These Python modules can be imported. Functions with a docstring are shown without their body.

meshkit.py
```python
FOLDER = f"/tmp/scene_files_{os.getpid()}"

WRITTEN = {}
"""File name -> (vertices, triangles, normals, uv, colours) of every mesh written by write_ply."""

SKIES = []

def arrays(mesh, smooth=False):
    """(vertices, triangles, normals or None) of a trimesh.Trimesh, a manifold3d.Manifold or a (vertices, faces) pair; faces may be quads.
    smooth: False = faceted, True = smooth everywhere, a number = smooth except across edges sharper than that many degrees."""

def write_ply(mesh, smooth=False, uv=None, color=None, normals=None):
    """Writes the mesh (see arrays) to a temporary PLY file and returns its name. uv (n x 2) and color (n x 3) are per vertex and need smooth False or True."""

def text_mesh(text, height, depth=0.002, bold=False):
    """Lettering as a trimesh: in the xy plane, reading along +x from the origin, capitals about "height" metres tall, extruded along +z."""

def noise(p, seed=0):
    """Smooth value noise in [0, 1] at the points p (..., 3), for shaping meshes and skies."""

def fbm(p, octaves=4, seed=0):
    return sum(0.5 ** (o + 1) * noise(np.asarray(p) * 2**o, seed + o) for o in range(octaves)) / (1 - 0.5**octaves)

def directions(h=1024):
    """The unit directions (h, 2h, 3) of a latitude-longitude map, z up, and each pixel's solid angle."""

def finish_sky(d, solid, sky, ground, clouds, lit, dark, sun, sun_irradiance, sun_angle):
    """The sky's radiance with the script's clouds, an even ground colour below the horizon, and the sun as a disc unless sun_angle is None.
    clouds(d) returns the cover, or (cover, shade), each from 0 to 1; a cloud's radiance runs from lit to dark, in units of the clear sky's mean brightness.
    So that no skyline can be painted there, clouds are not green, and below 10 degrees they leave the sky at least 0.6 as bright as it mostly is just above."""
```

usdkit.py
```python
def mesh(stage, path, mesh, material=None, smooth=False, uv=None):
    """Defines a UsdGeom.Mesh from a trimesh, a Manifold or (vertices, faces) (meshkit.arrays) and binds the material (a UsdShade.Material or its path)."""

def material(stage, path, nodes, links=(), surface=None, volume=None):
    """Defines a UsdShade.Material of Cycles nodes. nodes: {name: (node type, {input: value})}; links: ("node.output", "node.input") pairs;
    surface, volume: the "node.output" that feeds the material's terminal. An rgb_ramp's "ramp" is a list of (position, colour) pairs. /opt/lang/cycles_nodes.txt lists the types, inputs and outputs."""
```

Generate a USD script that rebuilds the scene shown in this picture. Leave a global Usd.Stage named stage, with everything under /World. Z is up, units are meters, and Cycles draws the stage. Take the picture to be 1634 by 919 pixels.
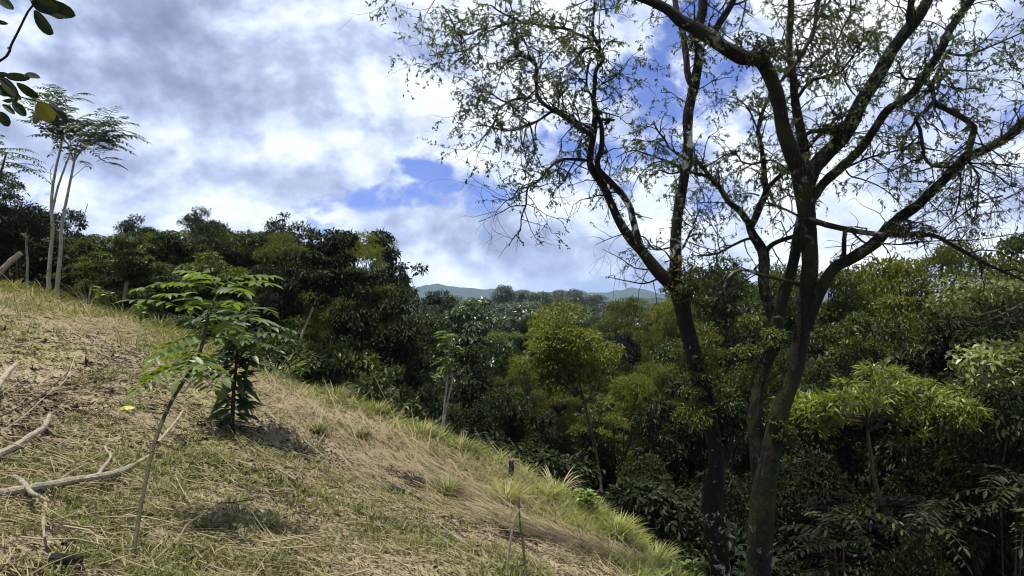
import trimesh, math, numpy as np, usdkit, meshkit
from pxr import Usd, UsdGeom, UsdLux, UsdShade, Gf, Sdf, Vt
from scipy.interpolate import RBFInterpolator, RegularGridInterpolator
from scipy.spatial import cKDTree

stage = Usd.Stage.CreateInMemory()
UsdGeom.SetStageUpAxis(stage, UsdGeom.Tokens.z)
UsdGeom.SetStageMetersPerUnit(stage, 1.0)
UsdGeom.Xform.Define(stage, '/World')
UsdGeom.Scope.Define(stage, '/World/Looks')

# ------------------------------------------------------------------ camera
EYE = np.array([0.0, 0.0, 1.6])
PITCH = math.radians(1.6)
FPX = 817 / 0.75                       # focal length in pixels of the 1634 px wide photograph
FWD = np.array([0, math.cos(PITCH), math.sin(PITCH)])
UP = np.array([0, -math.sin(PITCH), math.cos(PITCH)])
cam = UsdGeom.Camera.Define(stage, '/World/camera')
cam.CreateFocalLengthAttr(24.0)
cam.CreateHorizontalApertureAttr(36.0)
cam.CreateVerticalApertureAttr(36.0 * 9 / 16)
cam.CreateClippingRangeAttr(Gf.Vec2f(0.05, 20000.0))
cam.CreateExposureAttr(EXPOSURE := 1.0)
cam.AddTranslateOp().Set(Gf.Vec3d(*EYE))
cam.AddRotateXOp().Set(90 + math.degrees(PITCH))

def ray(px, py):
    return FWD + np.array([(px - 817) / FPX, 0, 0]) + UP * ((459.5 - py) / FPX)
def at(px, py, Y):
    return EYE + ray(px, py) * Y

# ------------------------------------------------------------------ sun and sky
SUN = np.array([-0.14, -0.06, 0.98]); SUN /= np.linalg.norm(SUN)
sun = UsdLux.DistantLight.Define(stage, '/World/sun_light')
sun.CreateIntensityAttr(1.25); sun.CreateAngleAttr(0.5); sun.CreateColorAttr(Gf.Vec3f(1.0, 0.95, 0.84))
sun.CreateNormalizeAttr(True)
zax = Gf.Vec3d(*SUN); xax = Gf.Cross(Gf.Vec3d(0, 0, 1), zax).GetNormalized(); yax = Gf.Cross(zax, xax)
sun.AddTransformOp().Set(Gf.Matrix4d(*xax, 0, *yax, 0, *zax, 0, 0, 0, 0, 1))

def unit(px, py):
    r = ray(px, py); return r / np.linalg.norm(r)

def sky_material():
    STR = 0.10
    N, L = {}, []
    cnt = [0]
    def nd(kind, **kw):
        name = 'n%d' % cnt[0]; cnt[0] += 1
        ins = {}
        for k, v in kw.items():
            if isinstance(v, str) and '.' in v: L.append((v, f'{name}.{k}'))
            else: ins[k] = v
        N[name] = (kind, ins)
        return name
    def m(op, a, b=0.0):
        return nd('math', math_type=op, value1=a, value2=b) + '.value'
    def vm(op, a, b=(0, 0, 0)):
        return nd('vector_math', math_type=op, vector1=a, vector2=b)
    def mr(v, a, b, c=0.0, d=1.0, t='smoothstep'):
        return nd('map_range', range_type=t, value=v, from_min=a, from_max=b, to_min=c, to_max=d, clamp=True) + '.result'
    def mix(f, a, b):
        return nd('mix', mix_type='mix', fac=f, color1=a, color2=b) + '.color'
    d = nd('texture_coordinate') + '.generated'
    s = nd('separate_xyz', vector=d)
    zz = m('add', m('maximum', s + '.z', 0.0), 0.16)
    p = nd('combine_xyz', x=m('divide', s + '.x', zz), y=m('divide', s + '.y', zz), z=0.0) + '.vector'
    def noise(vec, scale, detail, rough, dist=0.0):
        return nd('noise_texture', dimensions='3D', type='fBM', vector=vec, scale=scale, detail=detail, roughness=rough, distortion=dist) + '.fac'
    # billowy detail in direction space, stretched sideways
    q = vm('multiply', d, (1.0, 1.0, 1.35)) + '.vector'
    q2 = vm('add', q, (0.016, -0.004, 0.034)) + '.vector'
    b1 = noise(q, 3.7, 8.0, 0.54, 0.12)
    b2 = noise(q2, 3.7, 8.0, 0.54, 0.12)
    emboss = m('multiply', m('subtract', b1, b2), 2.9)
    fine = noise(q, 13.0, 6.0, 0.6, 0.3)
    wide = noise(p, 0.75, 5.0, 0.52, 0.2)
    def bump(px, py, rx, ry, amp):
        g = unit(px, py); k = rx / ry
        v = vm('multiply', vm('subtract', d, tuple(g)) + '.vector', (1.0, 1.0, k)) + '.vector'
        l = nd('vector_math', math_type='length', vector1=v) + '.value'
        return m('multiply', mr(l, rx / FPX, 0.0), amp)
    def total(items):
        out = 0.0
        for it in items: out = m('add', out, bump(*it))
        return out
    gaps = total([(690, 280, 190, 62, 0.26), (770, 318, 130, 50, 0.2), (555, 322, 210, 36, 0.36), (505, 356, 70, 44, 0.42), (740, 262, 160, 34, 0.25),
                  (960, 160, 270, 300, 0.33), (1150, 60, 170, 200, 0.28), (1215, 200, 60, 60, 0.1),
                  (300, 280, 350, 160, -0.12), (400, 140, 230, 150, -0.32), (120, 130, 160, 110, -0.3), (330, 430, 260, 50, -0.2), (900, 400, 300, 110, -0.25), (1330, 150, 240, 300, -0.2)])
    tone = total([(250, 130, 330, 230, -0.07), (60, 60, 260, 160, 0.04), (820, 405, 330, 60, -0.27), (560, 250, 160, 60, 0.05), (960, 462, 160, 26, -0.3),
                  (1470, 320, 190, 110, -0.12), (900, 325, 240, 90, 0.24), (310, 270, 90, 40, 0.12), (480, 140, 230, 200, 0.12), (430, 200, 120, 70, 0.05), (1300, 60, 260, 240, 0.30), (1160, 330, 200, 120, 0.14), (330, 330, 260, 60, 0.06),
                  (1420, 420, 260, 60, 0.1), (620, 150, 130, 130, 0.06), (700, 430, 220, 60, 0.04)])
    cover = m('add', m('add', wide, m('multiply', m('subtract', fine, 0.5), 0.55)), m('multiply', m('subtract', b1, 0.5), 0.55))
    blue = mr(m('add', m('subtract', gaps, m('subtract', cover, 0.5)), m('multiply', m('subtract', 0.5, fine), 1.0)), 0.10, 0.42)
    blue = m('multiply', blue, 0.93)
    lum = m('add', m('add', 0.55, tone), m('add', emboss, m('multiply', m('subtract', wide, 0.5), 0.45)))
    lum = m('add', lum, m('multiply', m('subtract', b1, 0.5), 1.0))
    lum = m('add', lum, m('multiply', m('subtract', fine, 0.5), 0.30))
    k = 1.0 / STR
    cl = nd('rgb_ramp', fac=lum, interpolate=True, ramp=[(0.0, (.12, .14, .225)), (0.28, (.185, .215, .33)), (0.48, (.275, .32, .44)), (0.68, (.42, .465, .555)), (0.88, (.57, .60, .64)), (1.0, (.66, .68, .69))]) + '.color'
    cl = vm('scale', cl); N[cl][1]['scale'] = k
    sky = nd('sky_texture', sky_type='single_scattering', sun_disc=False, sun_elevation=math.asin(SUN[2]), sun_rotation=math.atan2(SUN[0], SUN[1]), altitude=400.0, air_density=1.0, aerosol_density=0.4, ozone_density=2.5) + '.color'
    sky = vm('multiply', sky, (0.36, 0.40, 0.74)) + '.vector'
    out = mix(blue, cl + '.vector', sky)
    bg = nd('background_shader', color=out, strength=STR)
    return usdkit.material(stage, '/World/Looks/sky', N, L, surface=bg + '.background')
dome = UsdLux.DomeLight.Define(stage, '/World/sky')
dome.CreateIntensityAttr(1.0)
UsdShade.MaterialBindingAPI.Apply(dome.GetPrim()).Bind(sky_material())
dome.GetPrim().SetCustomDataByKey('kind', 'structure')

# ------------------------------------------------------------------ helpers
def lin(*c):
    return tuple((x / 255 / 12.92) if x <= 10 else ((x / 255 + 0.055) / 1.055) ** 2.4 for x in c)

names = {}
def numbered(path):
    n = names.get(path, 0); names[path] = n + 1
    return path if n == 0 else '%s_%03d' % (path, n)

def tag(prim, label=None, category=None, group=None, kind=None):
    for k, v in (('label', label), ('category', category), ('group', group), ('kind', kind)):
        if v: prim.SetCustomDataByKey(k, v)
    return prim

def obj(name, mesh, mat, parent='/World', normals=None, mask=None, **kw):
    path = numbered(f'{parent}/{name}')
    v, f = mesh
    v = np.asarray(v, np.float32); f = np.asarray(f, np.int32)
    m = UsdGeom.Mesh.Define(stage, path)
    m.CreatePointsAttr(Vt.Vec3fArray.FromNumpy(np.ascontiguousarray(v)))
    m.CreateFaceVertexCountsAttr(Vt.IntArray.FromNumpy(np.full(len(f), f.shape[1], np.int32)))
    m.CreateFaceVertexIndicesAttr(Vt.IntArray.FromNumpy(np.ascontiguousarray(f.ravel())))
    m.CreateSubdivisionSchemeAttr('none')
    if normals is not None:
        m.CreateNormalsAttr(Vt.Vec3fArray.FromNumpy(np.asarray(normals, np.float32)))
        m.SetNormalsInterpolation('vertex')
    if mask is not None:
        UsdGeom.PrimvarsAPI(m).CreatePrimvar('forest', Sdf.ValueTypeNames.FloatArray, 'vertex').Set(Vt.FloatArray.FromNumpy(np.asarray(mask, np.float32)))
    UsdShade.MaterialBindingAPI.Apply(m.GetPrim()).Bind(mat)
    tag(m.GetPrim(), **kw)
    return path

def thing(name, label, category, loc=(0, 0, 0), group=None):
    path = numbered(f'/World/{name}')
    x = UsdGeom.Xform.Define(stage, path)
    x.AddTranslateOp().Set(Gf.Vec3d(*map(float, loc)))
    tag(x.GetPrim(), label, category, group)
    return path

def copy_of(proto, name, label, category, loc, rotz, scale, group=None):
    path = numbered(f'/World/{name}')
    x = UsdGeom.Xform.Define(stage, path)
    x.GetPrim().GetReferences().AddInternalReference(proto)
    x.AddTranslateOp().Set(Gf.Vec3d(*map(float, loc)))
    x.AddRotateZOp().Set(float(rotz))
    x.AddScaleOp().Set(Gf.Vec3f(*map(float, scale)))
    x.GetPrim().SetInstanceable(True)
    tag(x.GetPrim(), label, category, group)
    return path

def nrm(a):
    return a / np.maximum(np.linalg.norm(a, axis=-1, keepdims=True), 1e-9)

def join(meshes):
    vs, fs, n = [], [], 0
    for v, f in meshes:
        if len(v) == 0: continue
        vs.append(v); fs.append(np.asarray(f) + n); n += len(v)
    return np.vstack(vs), np.vstack(fs)

def spline(pts, per=6):
    """Catmull-Rom through the points (any number of columns)."""
    p = np.asarray(pts, float)
    if len(p) < 3: per = max(per, 2)
    a = np.vstack([2 * p[0] - p[1], p, 2 * p[-1] - p[-2]])
    out = []
    for i in range(len(p) - 1):
        p0, p1, p2, p3 = a[i:i + 4]
        for t in np.arange(per) / per:
            out.append(0.5 * (2 * p1 + (p2 - p0) * t + (2 * p0 - 5 * p1 + 4 * p2 - p3) * t * t + (3 * p1 - p0 - 3 * p2 + p3) * t ** 3))
    out.append(p[-1])
    return np.array(out)

def tube(pts, rad, sides=6, rough=0.0, seed=0, cap=True):
    """A tapered tube of quads along the points; rough swells and dents it."""
    p = np.asarray(pts, float); n = len(p)
    r = np.broadcast_to(np.asarray(rad, float), (n,))
    t = nrm(np.gradient(p, axis=0))
    ref = np.array([0.13, 0.29, 0.95]) if abs(t[0][2]) < 0.9 else np.array([1.0, 0.1, 0.05])
    u = np.zeros_like(p); u[0] = nrm(ref - t[0] * (ref @ t[0]))
    for i in range(1, n):
        w = u[i - 1] - t[i] * (u[i - 1] @ t[i]); u[i] = w / max(np.linalg.norm(w), 1e-9)
    b = np.cross(t, u)
    ang = np.arange(sides) / sides * 2 * np.pi
    ring = np.cos(ang)[None, :, None] * u[:, None] + np.sin(ang)[None, :, None] * b[:, None]
    v = p[:, None] + ring * r[:, None, None]
    if rough:
        k = 0.55 / max(r.max(), 1e-3)
        f = meshkit.fbm(v * np.array([k, k, k * 0.6]) + seed * 7.3, 3, seed) - 0.5
        v = v + ring * (f * rough * 2)[..., None] * r[:, None, None]
    v = v.reshape(-1, 3)
    i = np.arange(n - 1)[:, None] * sides; j = np.arange(sides)[None]; j2 = (j + 1) % sides
    f = np.stack([i + j, i + j2, i + sides + j2, i + sides + j], -1).reshape(-1, 4)
    if cap:
        e = len(v); v = np.vstack([v, p[-1] + t[-1] * r[-1] * 0.6])
        k = (n - 1) * sides
        f = np.vstack([f, np.stack([k + j[0], k + j2[0], np.full(sides, e), np.full(sides, e)], -1)])
    return v, tri(f)

def tri(f):
    f = np.asarray(f)
    a, b = f[:, [0, 1, 2]], f[:, [0, 2, 3]]
    out = np.vstack([a, b])
    ok = (out[:, 0] != out[:, 1]) & (out[:, 1] != out[:, 2]) & (out[:, 0] != out[:, 2])
    return out[ok]

def leaves(pos, axis, normal, length, width, fold=0.18, droop=0.12):
    """Folded rhombic leaves, 4 corners and 2 triangles each; pos is the stalk end."""
    axis = nrm(axis); side = nrm(np.cross(normal, axis)); nn = np.cross(axis, side)
    L = np.broadcast_to(np.asarray(length, float), (len(pos),))[:, None]
    W = np.broadcast_to(np.asarray(width, float), (len(pos),))[:, None]
    tip = pos + axis * L - nn * L * droop
    mid = pos + axis * L * 0.45 + nn * W * fold
    a, b = mid + side * W * 0.5, mid - side * W * 0.5
    v = np.stack([pos, a, tip, b], 1).reshape(-1, 3)
    k = np.arange(len(pos))[:, None] * 4
    f = np.stack([k + [0, 1, 2], k + [0, 2, 3]], 1).reshape(-1, 3)
    return v, f

def big_leaves(pos, axis, normal, length, width, droop=0.25, fold=0.12):
    """Leaves with an outline of 8 corners and a sunk midrib, 8 triangles each."""
    axis = nrm(axis); side = nrm(np.cross(normal, axis)); nn = np.cross(axis, side)
    n = len(pos)
    L = np.broadcast_to(np.asarray(length, float), (n,)); W = np.broadcast_to(np.asarray(width, float), (n,)); D = np.broadcast_to(np.asarray(droop, float), (n,))
    t = np.array([0, .3, .3, .3, .68, .68, .68, 1.0]); s = np.array([0, .42, 0, -.42, .4, 0, -.4, 0])
    h = np.array([0, 1, 0, 1, 1, 0, 1, 0]) * fold
    v = pos[:, None] + axis[:, None] * (L[:, None] * t)[..., None] + side[:, None] * (W[:, None] * s)[..., None] \
        + nn[:, None] * (W[:, None] * h - D[:, None] * L[:, None] * t ** 2)[..., None]
    q = np.array([[0, 1, 2], [0, 2, 3], [1, 4, 2], [4, 5, 2], [2, 5, 6], [2, 6, 3], [4, 7, 5], [5, 7, 6]])
    f = (np.arange(n)[:, None, None] * 8 + q).reshape(-1, 3)
    return v.reshape(-1, 3), f

def blades(pos, up, lean, length, width, bend):
    """Grass blades: strips of 3 joints bending towards lean; 6 triangles... pos, up, lean n x 3."""
    n = len(pos); up = nrm(up); lean = nrm(lean)
    L = np.broadcast_to(np.asarray(length, float), (n,))[:, None]; W = np.broadcast_to(np.asarray(width, float), (n,))[:, None]
    B = np.broadcast_to(np.asarray(bend, float), (n,))[:, None]
    side = nrm(np.cross(up, lean))
    rows = []
    for t, w in ((0, .7), (.4, 1.0), (.75, .7), (1.0, 0.0)):
        c = pos + L * (up * (t * (1 - .55 * B * t)) + lean * (B * t * t * .8))
        rows += [c - side * W * w * .5, c + side * W * w * .5] if w else [c]
    v = np.stack(rows, 1).reshape(-1, 3)
    q = np.array([[0, 1, 3], [0, 3, 2], [2, 3, 5], [2, 5, 4], [4, 5, 6]])
    f = (np.arange(n)[:, None, None] * 7 + q).reshape(-1, 3)
    return v, f

def rand_unit(rng, n):
    return nrm(rng.normal(size=(n, 3)))

# ------------------------------------------------------------------ materials
def leaf_mat(name, dark, light, trans, rough=0.42, tw=0.35, vary=1.0, cscale=0.35, spec=0.5):
    N = {'g': ('geometry', {}), 'o': ('object_info', {}), 'pos': ('texture_coordinate', {}),
         'nz': ('noise_texture', {'scale': cscale, 'detail': 3.0}),
         'a1': ('math', {'math_type': 'multiply', 'value2': 0.55 * vary}), 'a2': ('math', {'math_type': 'multiply', 'value2': 0.6}),
         'a3': ('math', {'math_type': 'multiply', 'value2': 0.35}), 's1': ('math', {'math_type': 'add'}), 's2': ('math', {'math_type': 'add'}),
         's3': ('math', {'math_type': 'subtract', 'value2': 0.22}),
         'r': ('rgb_ramp', {'ramp': [(0.0, dark), (0.55, tuple((a + b) / 2 for a, b in zip(dark, light))), (0.93, light), (1.0, tuple(min(1, x * 1.25) for x in light))]}),
         'p': ('principled_bsdf', {'roughness': rough, 'specular_ior_level': spec}),
         't': ('translucent_bsdf', {}), 'tm': ('mix', {'mix_type': 'multiply', 'fac': 1.0, 'color2': trans}),
         'm': ('mix_closure', {'fac': tw})}
    L = [('g.random_per_island', 'a1.value1'), ('pos.object', 'nz.vector'), ('nz.fac', 'a2.value1'), ('o.random', 'a3.value1'),
         ('a1.value', 's1.value1'), ('a2.value', 's1.value2'), ('s1.value', 's2.value1'), ('a3.value', 's2.value2'), ('s2.value', 's3.value1'), ('s3.value', 'r.fac'),
         ('r.color', 'p.base_color'), ('r.color', 'tm.color1'), ('tm.color', 't.color'), ('p.BSDF', 'm.closure1'), ('t.BSDF', 'm.closure2')]
    return usdkit.material(stage, f'/World/Looks/{name}', N, L, surface='m.closure')

def bark_mat(name, dark, light, moss=None, mossy=0.0, lichen=0.0, scale=6.0):
    N = {'tc': ('texture_coordinate', {}), 'mp': ('mapping', {'scale': (1.0, 1.0, 0.35)}),
         'n1': ('noise_texture', {'scale': scale * 4, 'detail': 6.0, 'roughness': 0.65}),
         'n2': ('noise_texture', {'scale': scale * .45, 'detail': 5.0, 'roughness': 0.6}),
         'r': ('rgb_ramp', {'ramp': [(0.3, dark), (0.7, light)]}),
         'mr': ('map_range', {'range_type': 'smoothstep', 'from_min': 0.62 - mossy * .3, 'from_max': 0.74 - mossy * .3, 'clamp': True}),
         'mc': ('mix', {'mix_type': 'mix', 'color2': moss or dark}),
         'v': ('noise_texture', {'scale': scale * 1.9, 'detail': 5.0, 'roughness': .62, 'distortion': .6}), 'n3': ('noise_texture', {'scale': scale * .2, 'detail': 2.0}),
         'va': ('math', {'math_type': 'multiply', 'value2': 0.8}), 'vs': ('math', {'math_type': 'add'}),
         'lr': ('map_range', {'range_type': 'smoothstep', 'from_min': 1.01, 'from_max': 1.14, 'clamp': True}), 'lm': ('math', {'math_type': 'multiply', 'value2': lichen}),
         'lc': ('mix', {'mix_type': 'mix', 'color2': (0.48, 0.49, 0.43)}),
         'b': ('bump', {'strength': 1.0, 'distance': 0.045}), 'p': ('principled_bsdf', {'roughness': 0.9, 'specular_ior_level': 0.2})}
    L = [('tc.object', 'mp.vector'), ('mp.vector', 'n1.vector'), ('tc.object', 'n2.vector'), ('n1.fac', 'r.fac'), ('n2.fac', 'mr.value'), ('mr.result', 'mc.fac'),
         ('r.color', 'mc.color1'), ('tc.object', 'v.vector'), ('tc.object', 'n3.vector'), ('n3.fac', 'va.value1'), ('va.value', 'vs.value1'), ('v.fac', 'vs.value2'),
         ('vs.value', 'lr.value'), ('lr.result', 'lm.value1'), ('lm.value', 'lc.fac'), ('mc.color', 'lc.color1'), ('lc.color', 'p.base_color'), ('n1.fac', 'b.height'), ('b.normal', 'p.normal')]
    return usdkit.material(stage, f'/World/Looks/{name}', N, L, surface='p.BSDF')

def straw_mat(name, ramp, rough=0.75, tw=0.2):
    N = {'g': ('geometry', {}), 'r': ('rgb_ramp', {'ramp': ramp}), 'p': ('principled_bsdf', {'roughness': rough, 'specular_ior_level': 0.3}),
         't': ('translucent_bsdf', {}), 'm': ('mix_closure', {'fac': tw})}
    L = [('g.random_per_island', 'r.fac'), ('r.color', 'p.base_color'), ('r.color', 't.color'), ('p.BSDF', 'm.closure1'), ('t.BSDF', 'm.closure2')]
    return usdkit.material(stage, f'/World/Looks/{name}', N, L, surface='m.closure')

# ------------------------------------------------------------------ the ground
edge_px = [(-160, 452, 24), (0, 460, 22), (85, 472, 20), (215, 514, 18), (415, 590, 15.5), (530, 632, 14.2), (640, 675, 13.2), (820, 750, 12.2), (960, 823, 11.2), (1070, 915, 9.8)]
EDGE3 = np.array([at(*e) for e in edge_px])
inner_px = [(0, 919, 3.0), (300, 919, 3.7), (600, 919, 4.5), (817, 919, 5.3), (960, 919, 6.8), (0, 760, 5.0), (300, 760, 6.2), (600, 800, 7.2), (820, 850, 7.4), (370, 690, 8.7),
            (0, 600, 9.5), (150, 600, 10.5), (560, 700, 10.2), (700, 790, 9.4), (300, 600, 12), (0, 500, 16), (150, 520, 15)]
ctl = [at(*e) for e in inner_px] + list(EDGE3) + [np.array(p) for p in ((0, 0, 0.0), (-1, 0, .28), (1.2, 0, -.4), (0, -3, .3), (-4, -3, 1.6), (3, -3, -1.0), (-12, 0, 3.9), (-20, 3, 5.2), (-30, 8, 6.0), (-30, 24, 3.4), (3.5, 4, -1.9))]
ctl = np.array(ctl)
hill_fit = RBFInterpolator(ctl[:, :2], ctl[:, 2], kernel='thin_plate_spline', smoothing=0.02)
EDGE2 = np.vstack([[-60, 30], EDGE3[:, :2], [4.0, 4.5], [5.5, -8.0]])

def edge_dist(xy):
    """Signed metres past the brow of the slope (positive = over the edge)."""
    best = np.full(len(xy), 1e9); sign = np.zeros(len(xy))
    for a, b in zip(EDGE2[:-1], EDGE2[1:]):
        ab = b - a; t = np.clip(((xy - a) @ ab) / (ab @ ab), 0, 1)
        q = a + t[:, None] * ab; d = np.linalg.norm(xy - q, axis=1)
        s = ab[0] * (xy[:, 1] - a[1]) - ab[1] * (xy[:, 0] - a[0])
        up = d < best - 1e-9
        best[up] = d[up]; sign[up] = np.sign(s[up])
    return best * sign

def sstep(a, b, x):
    t = np.clip((x - a) / (b - a), 0, 1); return t * t * (3 - 2 * t)

def height(xy):
    xy = np.atleast_2d(np.asarray(xy, float)); x, y = xy[:, 0], xy[:, 1]
    d = edge_dist(xy)
    near = (np.abs(x) < 60) & (y < 60) & (y > -30)
    z = np.zeros(len(xy)); q = xy.copy()
    q[:, 0] = np.clip(q[:, 0], -32, 8); q[:, 1] = np.clip(q[:, 1], -5, 28)
    z = hill_fit(q)
    u = x / np.maximum(np.abs(y), 16) * 18
    floor = -1.6 - 8.0 * np.maximum(sstep(-14, 3, u), sstep(40, 90, y)) - 8 * sstep(40, 150, y) - 3 * sstep(4, 14, x) * sstep(22, 8, y)
    far = np.hypot(x, y)
    floor = floor + 6.0 * (meshkit.fbm(np.stack([x / 60, y / 60, 0 * x], -1), 3, 5) - .5) * sstep(30, 80, far)
    floor = floor + 12.0 * np.exp(-(((x - 4) / 42) ** 2 + ((y - 330) / 60) ** 2)) + 1.0 * np.exp(-(((x - 60) / 60) ** 2 + ((y - 260) / 70) ** 2))
    floor = floor + 7.0 * sstep(15, 45, x) * sstep(70, 20, y)
    left = sstep(-3, -16, x)
    w = sstep(-0.4, 7.5, d)
    drop = np.where(d > 0, 0.09 * d * d / (1 + 0.1 * d), 0)
    z = z * (1 - w) + floor * w - drop * (1 - w) * (1 - .7 * left)
    return z

def ground_detail(xy, z):
    p = np.stack([xy[:, 0], xy[:, 1], 0 * z], -1)
    f = sstep(40, 15, np.hypot(xy[:, 0], xy[:, 1]))
    return z + f * (0.16 * (meshkit.fbm(p * 0.9, 3, 1) - .5) + 0.12 * (meshkit.fbm(p * 4, 3, 2) - .5))

def axis_grid(lo, hi, step, far):
    core = np.arange(lo, hi + step / 2, step)
    g = []; s = step
    c = core[-1]
    while c < far: s *= 1.22; c += s; g.append(c)
    h = []; s = step; c = core[0]
    while c > -far: s *= 1.22; c -= s; h.append(c)
    return np.array(h[::-1] + list(core) + g)
gx, gy = axis_grid(-22, 6, 0.09, 6000), axis_grid(0.5, 22, 0.09, 6000)
XX, YY = np.meshgrid(gx, gy)
XY = np.stack([XX.ravel(), YY.ravel()], 1)
Z = ground_detail(XY, height(XY))
zgrid = RegularGridInterpolator((gy, gx), Z.reshape(XX.shape), bounds_error=False, fill_value=None)
def ground(x, y):
    return zgrid(np.stack([np.broadcast_to(y, np.shape(x)), x], -1))
def gnormal(x, y, e=0.25):
    return nrm(np.stack([ground(x - e, y) - ground(x + e, y), ground(x, y - e) - ground(x, y + e), np.full(np.shape(x), 2 * e)], -1))
def hit(px, py):
    """Where the line of sight through a pixel of the photograph meets the slope."""
    r = ray(px, py); t = np.arange(1.5, 40, 0.02)
    p = EYE + t[:, None] * r
    gap = p[:, 2] - ground(p[:, 0], p[:, 1])
    below = np.nonzero(gap < 0)[0]
    if len(below): return p[below[0]]
    k = int(np.argmin((gap / t)[t < 26])); q = p[k].copy(); q[2] -= gap[k]      # just above the brow: the brow itself
    return q
nx = len(gx); i = (np.arange(len(gy) - 1)[:, None] * nx + np.arange(nx - 1)[None]).ravel()
gf = np.stack([i, i + 1, i + nx + 1, i + nx], -1)
gN = {'tc': ('geometry', {}), 'n1': ('noise_texture', {'scale': 1.1, 'detail': 5.0, 'roughness': 0.6}), 'n2': ('noise_texture', {'scale': 26.0, 'detail': 6.0, 'roughness': 0.7}),
      'n4': ('noise_texture', {'scale': 0.35, 'detail': 3.0}),
      'r1': ('rgb_ramp', {'ramp': [(0.3, (0.085, 0.066, 0.042)), (0.5, (0.19, 0.153, 0.098)), (0.7, (0.32, 0.27, 0.18))]}),
      'r2': ('rgb_ramp', {'ramp': [(0.3, (0.05, 0.039, 0.026)), (0.52, (0.18, 0.146, 0.095)), (0.75, (0.40, 0.345, 0.235))]}),
      'mx': ('mix', {'mix_type': 'mix', 'fac': 0.6}), 'gr': ('map_range', {'range_type': 'smoothstep', 'from_min': 0.5, 'from_max': 0.62, 'to_max': 0.55, 'clamp': True}),
      'mg': ('mix', {'mix_type': 'mix', 'color2': (0.13, 0.14, 0.04)}),
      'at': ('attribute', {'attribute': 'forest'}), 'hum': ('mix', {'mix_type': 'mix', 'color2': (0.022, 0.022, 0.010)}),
      'b': ('bump', {'strength': 0.9, 'distance': 0.03}), 'p': ('principled_bsdf', {'roughness': 0.95, 'specular_ior_level': 0.15})}
gL = [('tc.position', f'{n}.vector') for n in ('n1', 'n2', 'n4')] + [('n1.fac', 'r1.fac'), ('n2.fac', 'r2.fac'), ('r1.color', 'mx.color1'), ('r2.color', 'mx.color2'),
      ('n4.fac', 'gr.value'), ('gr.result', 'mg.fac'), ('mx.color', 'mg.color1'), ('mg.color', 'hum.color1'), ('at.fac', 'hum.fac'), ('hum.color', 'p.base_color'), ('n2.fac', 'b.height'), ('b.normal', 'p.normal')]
M_GROUND = usdkit.material(stage, '/World/Looks/litter_soil', gN, gL, surface='p.BSDF')
gn = np.zeros((len(XY), 3))
gz = Z.reshape(XX.shape); dzy, dzx = np.gradient(gz, gy, gx)
gn = nrm(np.stack([-dzx.ravel(), -dzy.ravel(), np.ones(len(XY))], -1))
obj('ground', (np.column_stack([XY, Z]), gf), M_GROUND, normals=gn, mask=sstep(.8, 3.2, edge_dist(XY)), kind='structure', label='brown mown slope falling to a forested ravine')

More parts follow.
